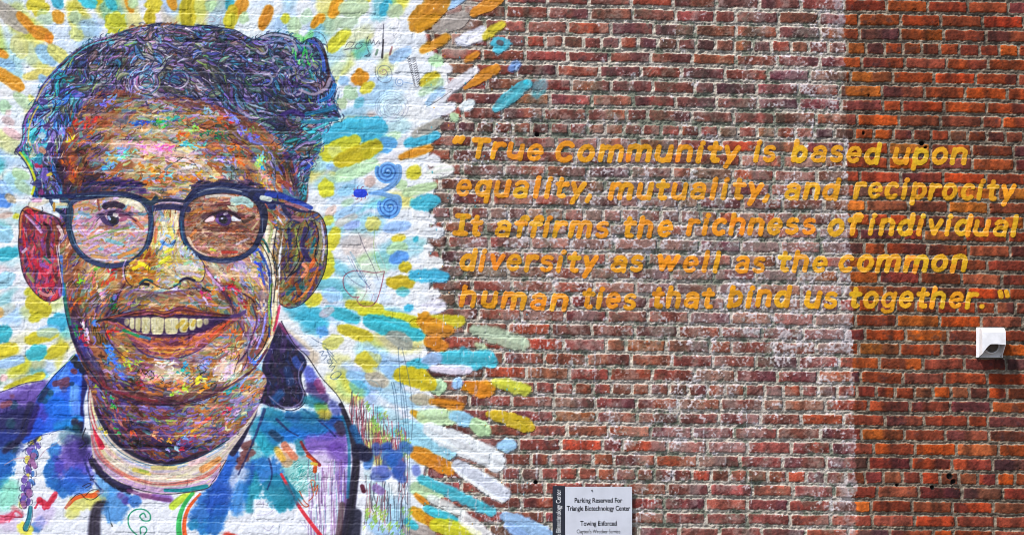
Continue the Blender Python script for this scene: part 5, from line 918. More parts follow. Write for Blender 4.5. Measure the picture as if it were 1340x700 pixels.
WORDS = [  # text, left, right, baseline at left, baseline at right
 ('“', 592, 609, 207, 207), ('True', 617, 712, 208.5, 212), ('Community', 727, 970, 213, 214), ('is', 985, 1017, 213.5, 214), ('based', 1035, 1155, 213.5, 216), ('upon', 1168, 1267, 216.5, 217),
 ('equality,', 596, 776, 258, 262), ('mutuality,', 796, 1008, 263, 262), ('and', 1026, 1101, 263, 263.5), ('reciprocity', 1116, 1330, 261, 264),
 ('It', 592, 633, 309, 311), ('affirms', 647, 798, 311.5, 313), ('the', 815, 881, 312.5, 312), ('richness', 897, 1069, 309.5, 308.5), ('of', 1083, 1130, 309, 308), ('individual', 1136, 1334, 308.5, 311),
 ('diversity', 601, 784, 355, 358.5), ('as', 799, 843, 357.5, 358), ('well', 861, 944, 357, 358), ('as', 960, 1002, 358.5, 359), ('the', 1018, 1084, 357, 358), ('common', 1097, 1267, 357, 357.5),
 ('human', 600, 744, 403, 408.5), ('ties', 762, 834, 404, 406.5), ('that', 853, 937, 404.5, 405), ('bind', 951, 1037, 403, 403), ('us', 1053, 1097, 404.5, 405), ('together.', 1111, 1289, 404, 405), ('”', 1305, 1323, 409, 409),
]
t_rng = np.random.RandomState(4)
def t_stroke(p, w, c, wid):
    p = np.array(p); pad = w + 2
    x0 = max(0, int((p[:, 0].min() - pad - TX0) * TS)); x1 = min(TW, int((p[:, 0].max() + pad - TX0) * TS)); y0 = max(0, int((p[:, 1].min() - pad - TY0) * TS)); y1 = min(TH, int((p[:, 1].max() + pad - TY0) * TS))
    gx = ((np.arange(x0, x1) + .5) / TS + TX0)[None, :]; gy = ((np.arange(y0, y1) + .5) / TS + TY0)[:, None]
    best = np.full((y1 - y0, x1 - x0), 1e9)
    for a, b in zip(p[:-1], p[1:]):
        d = b - a; l2 = d @ d + 1e-9
        k = np.clip(((gx - a[0]) * d[0] + (gy - a[1]) * d[1]) / l2, 0, 1)
        best = np.minimum(best, np.hypot(gx - a[0] - k * d[0], gy - a[1] - k * d[1]))
    sl = (slice(y0, y1), slice(x0, x1))
    al = np.clip((w / 2 + T_EDGE[sl] * 1.0 - best) / .9 + .5, 0, 1) * np.clip((1.08 - T_WEAR[sl]) * 4.0, 0.6, 1)
    al = al.astype(np.float32)
    t_col[sl] = t_col[sl] * (1 - al[..., None]) + al[..., None] * col(c)
    t_cov[sl] = 1 - (1 - t_cov[sl]) * (1 - al)
    t_id[sl][al > .5] = wid
for wi, (txt, xl, xr, yl, yr) in enumerate(WORDS):
    adv = 0.0; pts = []; tw = []; SL = .15
    for ch in txt:
        a_, st = GL[ch]
        for s_ in st: pts.append([(adv + px + SL * py, py) for px, py in s_]); tw.append(.84 if ch in 'easg' else 1.0)
        adv += a_ + 6.2
    lo = min(q[0] for s_ in pts for q in s_); hi = max(q[0] for s_ in pts for q in s_)
    w = 7.0 if xl < 1110 else 6.6
    fx = (xr - xl - w) / max(hi - lo, 1)
    fy = .80
    for s_, tk in zip(pts, tw):
        jit = t_rng.normal(0, .45, 2)
        p = [(xl + w / 2 + (q[0] - lo) * fx + jit[0], yl + (yr - yl) * (q[0] - lo) / max(hi - lo, 1) - q[1] * fy - w / 2 + jit[1]) for q in s_]
        base_c = np.array((232, 153, 5)) if xl < 1000 else np.array((230, 164, 10))
        t_stroke(p, tk * w * t_rng.uniform(.93, 1.06), np.clip(base_c + t_rng.normal(0, 7, 3) * (1, 1, .4), 0, 255), wi + 1)
t_col *= (1 + .12 * T_TONE)[..., None]
# ---------------------------------------------------------------- helpers
def lin(c):
    c = np.clip(np.asarray(c, np.float32), 0, 1)
    return np.where(c <= 0.04045, c / 12.92, ((c + 0.055) / 1.055) ** 2.4).astype(np.float32)
ALB = 0.86                        # pigment reflectance for a full-white swatch

def link(name, me, parent=None, mat=None):
    o = bpy.data.objects.new(name, me); scene.collection.objects.link(o)
    if parent: o.parent = parent
    if mat: me.materials.append(mat)
    return o
def tag(o, label=None, cat=None, group=None, kind=None):
    if label: o['label'] = label
    if cat: o['category'] = cat
    if group: o['group'] = group
    if kind: o['kind'] = kind
    return o
def empty(name, loc):
    o = bpy.data.objects.new(name, None); scene.collection.objects.link(o); o.location = loc; o.empty_display_size = .1
    return o

def pigment_material(name, rough, spec, nscale, namt, bump, bscale):
    m = bpy.data.materials.new(name); m.use_nodes = True; n = m.node_tree.nodes; l = m.node_tree.links
    b = n['Principled BSDF']; b.inputs['Roughness'].default_value = rough; b.inputs['Specular IOR Level'].default_value = spec
    at = n.new('ShaderNodeAttribute'); at.attribute_name = 'pigment'
    tc = n.new('ShaderNodeTexCoord')
    no = n.new('ShaderNodeTexNoise'); no.inputs['Scale'].default_value = nscale; no.inputs['Detail'].default_value = 4
    l.new(tc.outputs['Object'], no.inputs['Vector'])
    mr = n.new('ShaderNodeMapRange'); mr.inputs[1].default_value = .3; mr.inputs[2].default_value = .7; mr.inputs[3].default_value = 1 - namt; mr.inputs[4].default_value = 1 + namt
    l.new(no.outputs['Fac'], mr.inputs[0])
    mx = n.new('ShaderNodeMix'); mx.data_type = 'RGBA'; mx.blend_type = 'MULTIPLY'; mx.inputs[0].default_value = 1
    l.new(at.outputs['Color'], mx.inputs[6]); l.new(mr.outputs[0], mx.inputs[7]); l.new(mx.outputs[2], b.inputs['Base Color'])
    n2 = n.new('ShaderNodeTexNoise'); n2.inputs['Scale'].default_value = bscale; n2.inputs['Detail'].default_value = 3
    l.new(tc.outputs['Object'], n2.inputs['Vector'])
    bp_ = n.new('ShaderNodeBump'); bp_.inputs['Strength'].default_value = bump; bp_.inputs['Distance'].default_value = .002
    l.new(n2.outputs['Fac'], bp_.inputs['Height']); l.new(bp_.outputs[0], b.inputs['Normal'])
    return m
def plain_material(name, c, rough=.5, spec=.4, metal=0.0, namt=.06, nscale=60):
    m = bpy.data.materials.new(name); m.use_nodes = True; n = m.node_tree.nodes; l = m.node_tree.links
    b = n['Principled BSDF']; b.inputs['Roughness'].default_value = rough; b.inputs['Specular IOR Level'].default_value = spec; b.inputs['Metallic'].default_value = metal
    no = n.new('ShaderNodeTexNoise'); no.inputs['Scale'].default_value = nscale; no.inputs['Detail'].default_value = 5
    tc = n.new('ShaderNodeTexCoord'); l.new(tc.outputs['Object'], no.inputs['Vector'])
    cr = n.new('ShaderNodeValToRGB'); c = np.array(c)
    cr.color_ramp.elements[0].position = .3; cr.color_ramp.elements[1].position = .7
    cr.color_ramp.elements[0].color = (*(c * (1 - namt)), 1); cr.color_ramp.elements[1].color = (*np.minimum(1, c * (1 + namt)), 1)
    l.new(no.outputs['Fac'], cr.inputs[0]); l.new(cr.outputs[0], b.inputs['Base Color'])
    return m

def grid_mesh(name, V, F, C):
    me = bpy.data.meshes.new(name)
    me.vertices.add(len(V)); me.vertices.foreach_set('co', V.astype(np.float32).ravel())
    me.loops.add(F.size); me.loops.foreach_set('vertex_index', F.astype(np.int32).ravel())
    me.polygons.add(len(F)); me.polygons.foreach_set('loop_start', np.arange(0, F.size, 4, dtype=np.int32))
    me.polygons.foreach_set('use_smooth', np.ones(len(F), bool))
    at = me.attributes.new('pigment', 'FLOAT_COLOR', 'POINT')
    at.data.foreach_set('color', np.concatenate([C, np.ones((len(C), 1), np.float32)], 1).astype(np.float32).ravel())
    me.update(); me.validate()
    return me

# ---------------------------------------------------------------- brick layout
STEP = 0.8
gx_ = np.concatenate([np.arange(-700, -20, 3.0), np.arange(-20, 1360, STEP), np.arange(1360, 2041, 3.0)])
YG = 700 + ZB / U
gy_ = np.concatenate([np.arange(-330, -20, 3.0), np.arange(-20, 720, STEP), np.arange(720, YG + 3, 3.0)])
NX, NY = len(gx_), len(gy_)
GX, GY = np.meshgrid(gx_.astype(np.float32), gy_.astype(np.float32))
def gnoise(cell, seed, octaves=3, sx=1.0, sy=1.0):
    """noise in wall units, sampled at the grid"""
    H = int((YG + 340) / sy) + 8; W_ = int(2760 / sx) + 8
    f = fnoise(H, W_, cell, seed, octaves)
    iy = np.clip(((gy_ + 335) / sy), 0, H - 2); ix = np.clip((gx_ + 705) / sx, 0, W_ - 2)
    y0 = iy.astype(int); x0 = ix.astype(int); fy = (iy - y0)[:, None].astype(np.float32); fx = (ix - x0)[None, :].astype(np.float32)
    a = f[y0][:, x0]; b = f[y0][:, x0 + 1]; c = f[y0 + 1][:, x0]; d = f[y0 + 1][:, x0 + 1]
    v = (a * (1 - fx) + b * fx) * (1 - fy) + (c * (1 - fx) + d * fx) * fy
    return (v - v.mean()) / v.std()
n_wav = gnoise(70, 1, 2); n_e1 = gnoise(5, 2, 2); n_e2 = gnoise(5, 3, 2)
fine = gnoise(2.2, 12, 2); med = gnoise(7, 13, 3); big = gnoise(60, 14, 3); band_n = gnoise(9, 15, 2, 1.0, 6.0); vein = gnoise(4, 16, 3)
xr_ = GX + 0.38 * n_e1
yr_ = GY + 0.40 * n_wav + 0.36 * n_e2
RF = (yr_ - 55 - (xr_ - 731) * 0.0205) / (18.83 - 0.0003 * (xr_ - 731))
RI = np.round(RF).astype(int)
VV = (RF - RI) * 18.83
wr = np.random.RandomState(21)
UU = np.zeros_like(GX); HWID = np.ones_like(GX) * 20; BID = np.zeros(GX.shape, np.int32); HHT = np.ones_like(GX) * 6.8
nb = 0; brick_x = []
for r in range(RI.min(), RI.max() + 1):
    header = (r % 6 == 0)
    x = -760.0 + wr.uniform(0, 8) + (0 if header else (r % 2) * 27.5)
    js = [x]
    while x < 2120:
        p = wr.normal(24.9, .9) if header else wr.normal(54.6, 1.3)
        if not header and wr.rand() < .05: p = wr.normal(27, 1.5)
        x += p; js.append(x)
    js = np.array(js); m_ = (RI == r)
    k = np.clip(np.searchsorted(js, xr_[m_]) - 1, 0, len(js) - 2)
    UU[m_] = xr_[m_] - (js[k] + js[k + 1]) / 2; HWID[m_] = (js[k + 1] - js[k]) / 2; BID[m_] = nb + k
    HHT[m_] = 6.45 + wr.normal(0, .25)
    brick_x += list((js[:-1] + js[1:]) / 2); nb += len(js) - 1
brick_x = np.array(brick_x)
JW = 2.3
# signed distance inside the brick face (rounded rectangle), in units
onr = np.clip((GX - 1108) / 4, 0, 1)
qx = np.abs(UU) - (HWID - JW + .3 * onr) + 1.3; qy = np.abs(VV) - HHT - .3 * onr + 1.3
inside = -(np.hypot(np.maximum(qx, 0), np.maximum(qy, 0)) + np.minimum(np.maximum(qx, qy), 0) - 1.3)
is_brick = np.clip(inside / 1.0 + .5, 0, 1)
is_brick = is_brick * is_brick * (3 - 2 * is_brick)

# paint coverage at the grid
def sample(img, ox, oy, sc):
    H, W_ = img.shape[:2]
    fx = (gx_ - ox) * sc - .5; fy = (gy_ - oy) * sc - .5
    okx = (fx >= 0) & (fx < W_ - 1); oky = (fy >= 0) & (fy < H - 1)
    ix = np.clip(fx.astype(int), 0, W_ - 2); iy = np.clip(fy.astype(int), 0, H - 2)
    tx = np.clip(fx - ix, 0, 1).astype(np.float32)[None, :]; ty = np.clip(fy - iy, 0, 1).astype(np.float32)[:, None]
    if img.ndim == 3: tx = tx[..., None]; ty = ty[..., None]
    v = (img[iy][:, ix] * (1 - tx) + img[iy][:, ix + 1] * tx) * (1 - ty) + (img[iy + 1][:, ix] * (1 - tx) + img[iy + 1][:, ix + 1] * tx) * ty
    ok = (oky[:, None] & okx[None, :]).astype(np.float32)
    return v * (ok[..., None] if img.ndim == 3 else ok)
P_C = sample(canvas, X0, Y0, S); P_A = sample(cover, X0, Y0, S)
T_C = sample(t_col, TX0, TY0, TS); T_A = sample(t_cov, TX0, TY0, TS)

# relief in metres towards the viewer
b_off = wr.normal(0, .0009, nb)[BID]; b_tx = wr.normal(0, .00003, nb)[BID]; b_ty = wr.normal(0, .00009, nb)[BID]
coat = np.clip(P_A + 1.0 * T_A, 0, 1)
brick_h = b_off + UU * b_tx + VV * b_ty + .00035 * fine + .0006 * med - .0012 * np.clip(1 - inside / 3.0, 0, 1) * (inside < 3)
chip = np.clip((vein - 1.5) * 1.2, 0, 1) * np.clip(1 - inside / 5.0, 0, 1)
brick_h = (brick_h - .004 * chip) * (1 - .5 * coat)
mort_h = -.0054 + .0009 * n_e1 + .0008 * fine + .0008 * med + .0010 * np.clip(VV / 9, -1, 1)
mort_h = mort_h * (1 - .68 * coat)
Hh = mort_h * (1 - is_brick) + brick_h * is_brick
Hh = Hh + coat * .0008 * np.exp(-((VV + 6.6) / 1.0) ** 2)
Hh = Hh + coat * .00018 * gnoise(3.2, 18, 2, 1, 1)
PITS = [(702, 176, 3.2), (701, 630, 3.2), (1207, 187, 3.8), (1211, 193, 2.5), (1137, 125, 2.2), (1130, 175, 2), (1220, 637, 3.6), (1243, 623, 4.4), (1247, 630, 3.4), (1174, 634, 2), (967, 176, 1.6)]
pit = np.zeros_like(GX)
for x, y, r in PITS: pit = np.maximum(pit, np.clip((r - np.hypot((GX - x), (GY - y)) + .5 * n_e1) / 1.2, 0, 1))
Hh = Hh - .012 * pit

# ---------------------------------------------------------------- wall pigment (bricks, mortar, old limewash)
def pick(pal, wts, mixk=.30):
    k = wr.choice(len(pal), nb, p=np.array(wts) / sum(wts)); c = np.array(pal, np.float32)[k]
    c = c * .95; c = c + mixk * (np.average(np.array(pal, np.float32), 0, weights=wts) * .95 - c); g = c.mean(1, keepdims=True); c = g + (c - g) * .98
    return c * wr.normal(1, .07, (nb, 1)) + wr.normal(0, 4, (nb, 3))
LP = [(134, 56, 44), (116, 58, 52), (88, 50, 50), (172, 60, 32), (144, 80, 54), (122, 50, 44), (142, 74, 62), (154, 66, 44), (110, 76, 68), (164, 52, 36)]
RP = [(184, 78, 18), (168, 64, 16), (114, 50, 32), (90, 52, 52), (142, 70, 48), (182, 98, 28), (140, 54, 24), (154, 60, 26), (102, 46, 36), (192, 84, 22)]
bl = pick(LP, [6, 4, 1.8, 1.4, 3, 4, 4.5, 3, 2.4, 1.0])[BID]; br = pick(RP, [2.2, 2.6, 3.4, 2.0, 3.4, 1.6, 2.8, 3.6, 2.2, .8], .16)[BID] * .98
bound = 1104 + GY / 700.0 * 18 + 1.2 * n_e1
right = np.clip((GX - bound) / 1.5 + .5, 0, 1)[..., None]
bcol = bl * (1 - right) + br * right
two = (wr.rand(nb) < .28)[BID] * np.clip((UU * np.where(wr.rand(nb) < .5, 1, -1)[BID]) / 5 + wr.normal(0, 1, nb)[BID], 0, 1)
bcol = bcol * (1 - .34 * two[..., None]) + two[..., None] * np.array((14, 6, 14))
bcol = bcol * (1 + .13 * band_n + .06 * fine + .05 * med)[..., None]
soot = np.clip((med + .6 * big - 1.5) * .7, 0, 1)[..., None]
bcol = bcol * (1 - .5 * soot) + soot * .5 * np.array((58, 44, 52))
rim_l = (np.clip(1 - inside / 2.2, 0, 1) * np.clip(vein * .7 - .1, 0, 1))[..., None]
bcol = bcol * (1 - .55 * rim_l) + .55 * rim_l * (np.array((214, 120, 60)) * right + np.array((190, 170, 150)) * (1 - right))
ml = np.array((172, 164, 151)); mr_ = np.array((116, 104, 90))
mcol = ml * (1 - right) + mr_ * right
mcol = mcol * (1 + .07 * fine + .08 * med + .05 * big)[..., None]
lip = (np.clip(1 - np.abs(inside + .9) / 1.1, 0, 1) * np.clip(vein * .9 + .25, 0, 1))[..., None]         # pale smeared lime along the joints
lip = lip * (0.75 - .4 * right)
mcol = mcol * (1 - lip) + lip * np.array((226, 218, 200))
ib = is_brick[..., None]
wcol = mcol * (1 - ib) + bcol * ib
wcol = wcol * (1 - .8 * lip * .6) + .48 * lip * np.array((222, 212, 196))
# old limewash residue on the left part, densest behind the lettering and beside the clean strip
def hump(x, y, rx, ry): return np.exp(-((GX - x) / rx) ** 2 - ((GY - y) / ry) ** 2)
dens = -.55 + .9 * hump(700, 300, 190, 130) + .8 * hump(950, 320, 200, 140) + .40 * hump(1085, 300, 60, 260) + .7 * hump(1010, 430, 130, 60) + .55 * hump(860, 570, 110, 90) + .45 * hump(960, 560, 90, 60) + .5 * hump(1060, 60, 60, 120) + .3 * hump(790, 180, 120, 30) + .35 * hump(850, 680, 60, 60) + .5 * hump(1090, 640, 30, 110)
lime = np.clip((dens + .42 * gnoise(8, 31, 3) + .55 * fine + .30 * gnoise(26, 32, 2) - .56) * .85, 0, .85)[..., None] * (1 - right) * (GX < 1125)[..., None]
chalk = (wr.rand(nb) < .16)[BID] * np.clip(.2 + dens, 0, 1) * np.clip(.75 + .5 * med + .4 * fine, 0, 1.2) * is_brick
soft_l = (np.clip(.24 + dens * .8 + 1.0 * chalk + .42 * gnoise(17, 34, 3) + .15 * fine, 0, .62) * .62)[..., None] * (1 - right)
wcol = wcol * (1 - soft_l) + soft_l * np.array((186, 178, 172))
wcol = wcol * (1 - lime) + lime * (np.array((198, 192, 198)) * (1 + .07 * fine[..., None]))
haze_l = (.10 + .10 * np.clip(dens, 0, 1))[..., None] * (1 - right)
wcol = wcol * (1 - haze_l) + haze_l * np.array((178, 168, 162))
strip = (np.clip((GX - (bound - 30)) / 20, 0, 1) * np.clip(.08 + .3 * gnoise(22, 33, 2) + .2 * med + .14 * fine, 0, .7))[..., None] * (1 - right)
wcol = wcol * (1 - strip) + strip * np.array((188, 180, 186))
algae = (np.clip((gnoise(16, 41, 3) + .5 * vein - 1.15 + .9 * (hump(880, 150, 260, 60) + hump(820, 300, 260, 120) + .7 * hump(960, 640, 180, 60))) * .8, 0, .62) * np.clip(1.15 - is_brick * .75, 0, 1))[..., None] * (1 - right)
wcol = wcol * (1 - algae) + algae * np.array((84, 96, 80))
# white drips and spatter running down from the mural's edge
dr = np.random.RandomState(5); drip = np.zeros_like(GX)
for i in range(150):
    x = dr.uniform(556, 735); x = x if dr.rand() < .8 else dr.uniform(735, 1000); y0_ = dr.uniform(410, 690); l_ = dr.uniform(8, 46); w_ = dr.uniform(.5, 1.0)
    j0, j1 = np.searchsorted(gx_, [x - 3, x + 3]); i0, i1 = np.searchsorted(gy_, [y0_, y0_ + l_])
    if i1 <= i0 or j1 <= j0: continue
    xx = gx_[None, j0:j1]; drip[i0:i1, j0:j1] = np.maximum(drip[i0:i1, j0:j1], np.clip(w_ + .5 - np.abs(xx - x - .5 * n_e1[i0:i1, j0:j1]), 0, 1) * dr.uniform(.2, .55) * np.clip(.6 + .5 * vein[i0:i1, j0:j1], 0, 1))
wcol = wcol * (1 - pit[..., None]) + pit[..., None] * np.array((16, 14, 14))
w_lin = lin(wcol / 255.0) * ALB
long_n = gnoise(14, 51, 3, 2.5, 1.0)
ledge_light = (np.exp(-((VV + 7.1) / .75) ** 2) * np.clip(.42 + .42 * long_n, 0, .85) * P_A)[..., None]      # light caught on the brick tops, painted in as pale lines
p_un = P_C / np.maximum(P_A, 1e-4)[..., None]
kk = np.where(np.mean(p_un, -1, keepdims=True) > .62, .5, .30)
p_un = p_un * (1 - kk * ledge_light) + kk * ledge_light * np.array((.93, .92, .92))
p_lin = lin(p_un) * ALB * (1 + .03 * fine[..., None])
t_un = T_C / np.maximum(T_A, 1e-4)[..., None]
t_lin = lin(t_un) * ALB
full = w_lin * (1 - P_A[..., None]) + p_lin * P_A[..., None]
ta = np.clip((T_A - .28) * 2.0, 0, 1) * (1 - .04 * (1 - is_brick) * np.clip(.5 + vein * .5, 0, 1))
dm = (drip * np.clip((GX - 552) / 14, 0, 1) * (1 - .35 * P_A))[..., None]
full = full * (1 - dm) + dm * lin(np.array((.85, .85, .88))) * ALB
t_lin = t_lin * (1 - .22 * np.exp(-((VV + 7.1) / .75) ** 2)[..., None]) + .22 * np.exp(-((VV + 7.1) / .75) ** 2)[..., None] * np.array((.75, .62, .36))  # same lit brick-top line mixed into the lettering colour
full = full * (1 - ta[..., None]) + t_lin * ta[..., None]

Vx = wx(GX); Vz = wz(GY)
VERT = np.stack([Vx, -Hh, Vz], -1).reshape(-1, 3)
COLR = full.reshape(-1, 3).astype(np.float32)
idx = np.arange(NX * NY).reshape(NY, NX)
QUAD = np.stack([idx[1:, :-1], idx[1:, 1:], idx[:-1, 1:], idx[:-1, :-1]], -1).reshape(-1, 4)

mat_brick = pigment_material('weathered_brick', .88, .25, 260, .16, .55, 420)
mat_paint = pigment_material('mural_paint', .62, .32, 180, .05, .07, 300)
mat_letter = pigment_material('ochre_lettering_paint', .60, .35, 200, .08, .25, 300)

# the wall: brick face plus a body behind it
zt, zb_ = wz(gy_[0]), wz(gy_[-1]); xl_, xr2 = wx(gx_[0]), wx(gx_[-1]); D = .32
rim = [idx[0, 0], idx[0, -1], idx[-1, -1], idx[-1, 0]]
n0 = NX * NY
backv = np.array([[xl_, D, zt], [xr2, D, zt], [xr2, D, zb_], [xl_, D, zb_], [xl_, .008, zt], [xr2, .008, zt], [xr2, .008, zb_], [xl_, .008, zb_]])
bf = np.array([[n0, n0 + 1, n0 + 2, n0 + 3], [n0 + 4, n0 + 5, n0 + 1, n0], [n0 + 5, n0 + 6, n0 + 2, n0 + 1], [n0 + 7, n0 + 4, n0, n0 + 3]])
wall = link('brick_wall', grid_mesh('brick_wall', np.concatenate([VERT, backv]), np.concatenate([QUAD, bf]), np.concatenate([COLR, np.tile(lin(np.array([[.5, .3, .24]])) * ALB, (8, 1))])), None, mat_brick)
tag(wall, 'weathered red brick wall with grey mortar, limewash stains and a cleaner orange right end', 'brick wall')
cop = bmesh.new()
bmesh.ops.create_cube(cop, size=1, matrix=Matrix.Translation(((xl_ + xr2) / 2, D / 2 - .005, zt + .055)) @ Matrix.Diagonal((xr2 - xl_ + .04, D + .09, .104, 1)))
bmesh.ops.bevel(cop, geom=cop.edges[:], offset=.012, segments=2, affect='EDGES')
me = bpy.data.meshes.new('coping'); cop.to_mesh(me); cop.free()
link('coping', me, wall, plain_material('coping_stone', (.36, .34, .31), .9, .2, 0, .25, 12))

# ---------------------------------------------------------------- coats of paint lying on the brick
def sample_id(img, ox, oy, sc, cov):
    cx = (gx_[:-1] + gx_[1:]) / 2; cy = (gy_[:-1] + gy_[1:]) / 2
    ix = ((cx - ox) * sc).astype(int); iy = ((cy - oy) * sc).astype(int)
    ok = ((iy >= 0) & (iy < img.shape[0]))[:, None] & ((ix >= 0) & (ix < img.shape[1]))[None, :]
    a = np.clip(iy, 0, img.shape[0] - 1); b = np.clip(ix, 0, img.shape[1] - 1)
    return np.where(ok & (cov[a][:, b] > .5), img[a][:, b], 0).ravel()
def skin(name, sel, lift, mat, parent):
    f = QUAD[sel]; u, inv = np.unique(f, return_inverse=True)
    v = VERT[u].copy(); v[:, 1] -= lift; v -= np.array(parent_loc(parent))
    return link(name, grid_mesh(name, v, inv.reshape(-1, 4), COLR[u]), parent, mat)
def parent_loc(p):
    o = Vector((0, 0, 0))
    while p is not None: o += p.location; p = p.parent
    return o
cell = sample_id(ident, X0, Y0, S, cover)
mural = empty('portrait_mural', (wx(270), -.003, wz(1010)))
tag(mural, 'painted mural of a smiling person with curly hair and round glasses amid bright paint dabs', 'mural')
made = {}
def part(key, name, parent, label=None):
    sel = np.flatnonzero(cell == PID[key])
    if len(sel) < 6: return
    o = skin(name, sel, .0012, mat_paint, parent); made[key] = o
    if label: o['label'] = label
part('burst', 'painted_background', mural, 'white ground coat covered in aqua, yellow and pale green dabs')
part('hair', 'hair', mural, 'short curly hair in navy, violet and teal strokes'); part('face', 'face', mural, 'face built up from brown, ochre and lilac brush marks')
part('left_ear', 'ear', mural, 'crimson and purple ear'); part('right_ear', 'ear', mural, 'brown and violet ear')
part('neck', 'neck', mural); part('nose', 'nose', mural, 'ochre and yellow nose'); part('mouth', 'mouth', mural)
part('teeth', 'teeth', made['mouth']); part('brow_l', 'eyebrow', mural); part('brow_r', 'eyebrow', mural)
part('eye_l', 'eye', mural); part('eye_r', 'eye', mural)
part('glasses', 'eyeglasses', mural, 'dark navy round spectacle frame'); part('lens_l', 'lens', made['glasses']); part('lens_r', 'lens', made['glasses'])
part('jacket', 'jacket', mural, 'white shirt jacket splashed with blue, teal and purple'); part('collar_l', 'collar', made['jacket'], 'bright blue collar point'); part('collar_r', 'collar', made['jacket'], 'dark violet collar point')
part('shirt', 'undershirt_neckband', mural, 'cream and pink undershirt neckband')
part('curl', 'curl_drawing', mural, 'pair of blue spirals'); part('bug', 'bug_drawing', mural, 'small blue bug with red legs'); part('heart', 'heart_drawing', mural, 'thin red heart outline')
part('spiral', 'spiral_drawing', mural, 'grey pencil spiral'); part('ringlet', 'scribble_drawing', mural); part('feather', 'feather_drawing', mural); part('writing', 'handwriting', mural)
part('writing2', 'scribble_drawing', mural); part('ringlet2', 'scribble_drawing', mural, 'small blue ring scribble'); part('ringlet3', 'scribble_drawing', mural, 'tiny grey oval scribble'); part('spot', 'drip_drawing', mural, 'dark upright drip')
part('name', 'handwriting', mural, 'slanted blue handwriting beside the jacket'); part('pickets', 'picket_drawing', mural, 'red and dark upright scribbles beside the jacket')
def largest(sel):
    left = set(sel.tolist()); best = []
    while left:
        st = [left.pop()]; comp = []
        while st:
            c = st.pop(); comp.append(c)
            for d in (1, -1, NX - 1, 1 - NX):
                if c + d in left: left.discard(c + d); st.append(c + d)
        if len(comp) > len(best): best = comp
    return np.array(sorted(best), int)
for k in range(DAB0, NDAB[0]):
    sel = np.flatnonzero(cell == k)
    sel = largest(sel)
    if len(sel) >= 14: skin('paint_dab', sel, .0012, mat_paint, mural)

tcell = sample_id(t_id, TX0, TY0, TS, t_cov)
quote = empty('painted_quotation', (wx(960), -.003, wz(415)))
tag(quote, 'five lines of slanted ochre hand lettering painted straight on the bricks', 'painted quotation')
for wi, wd_ in enumerate(WORDS):
    sel = np.flatnonzero(tcell == wi + 1)
    if len(sel):
        o = skin('painted_word' if wd_[0] not in '“”' else 'quotation_mark', sel, .0008, mat_letter, quote)
        if wd_[0] not in '“”': o['label'] = 'the word ' + wd_[0].strip('.,')

# ---------------------------------------------------------------- parking sign screwed to the wall
def box(bm, x0, x1, y0, y1, z0, z1):
    return bmesh.ops.create_cube(bm, size=1, matrix=Matrix.Translation(((x0 + x1) / 2, (y0 + y1) / 2, (z0 + z1) / 2)) @ Matrix.Diagonal((x1 - x0, y1 - y0, z1 - z0, 1)))
def bm_obj(name, bm, mat, parent, bev=0, smooth_=False):
    if bev: bmesh.ops.bevel(bm, geom=bm.edges[:], offset=bev, segments=2, affect='EDGES')
    bmesh.ops.recalc_face_normals(bm, faces=bm.faces)
    me = bpy.data.meshes.new(name); bm.to_mesh(me); bm.free()
    if smooth_:
        for p in me.polygons: p.use_smooth = True
    return link(name, me, parent, mat)
m_white = plain_material('sign_white_enamel', tuple(lin(np.array((210, 214, 226)) / 255.) * ALB), .32, .5, 0, .07, 14)
m_black = plain_material('sign_dark_navy', tuple(lin(np.array((34, 36, 50)) / 255.) * ALB), .4, .5, 0, .1, 25)
m_ink = plain_material('sign_lettering_ink', (.012, .012, .018), .5, .4)
m_inkw = plain_material('sign_lettering_white', (.62, .63, .66), .5, .4)
m_steel = plain_material('screw_steel', (.32, .32, .34), .35, .5, .9)
SX, SZ = wx(775), wz(722)
sign = empty('parking_sign', (SX, -.009, SZ))
tag(sign, 'small white parking sign with a dark vertical strip on its left, screwed to the bricks', 'parking sign')
bm = bmesh.new(); box(bm, wx(739.5) - SX, wx(827) - SX, -.006, -.003, 0, wz(636.5) - SZ); bm_obj('sign_panel', bm, m_white, sign, .0006)
bm = bmesh.new(); box(bm, wx(723) - SX, wx(739.2) - SX, -.0066, -.003, 0, wz(635.6) - SZ); bm_obj('side_strip', bm, m_black, sign, .0006)
bm = bmesh.new(); bmesh.ops.create_cone(bm, segments=16, radius1=.0048, radius2=.0034, depth=.003, cap_ends=True, matrix=Matrix.Translation((wx(774.5) - SX, -.0074, wz(641.3) - SZ)) @ Matrix.Rotation(math.radians(90), 4, 'X'))
sc_ = bm_obj('screw', bm, m_steel, sign)
dg = bpy.context.evaluated_depsgraph_get()
def text_mesh(body, width, height, bold):
    cu = bpy.data.curves.new('lettering', 'FONT'); cu.body = body; cu.align_x = 'CENTER'; cu.size = 1; cu.offset = bold; cu.extrude = .002; cu.resolution_u = 4
    o = bpy.data.objects.new('lettering', cu); scene.collection.objects.link(o)
    bpy.context.view_layer.update(); dg_ = bpy.context.evaluated_depsgraph_get()
    me = bpy.data.meshes.new_from_object(o.evaluated_get(dg_)); bpy.data.objects.remove(o); bpy.data.curves.remove(cu)
    co = np.zeros(len(me.vertices) * 3, np.float32); me.vertices.foreach_get('co', co); co = co.reshape(-1, 3)
    co[:, 0] = (co[:, 0] - (co[:, 0].min() + co[:, 0].max()) / 2) * width / np.ptp(co[:, 0]); co[:, 1] *= height / .73; co[:, 2] *= .1
    return me, co
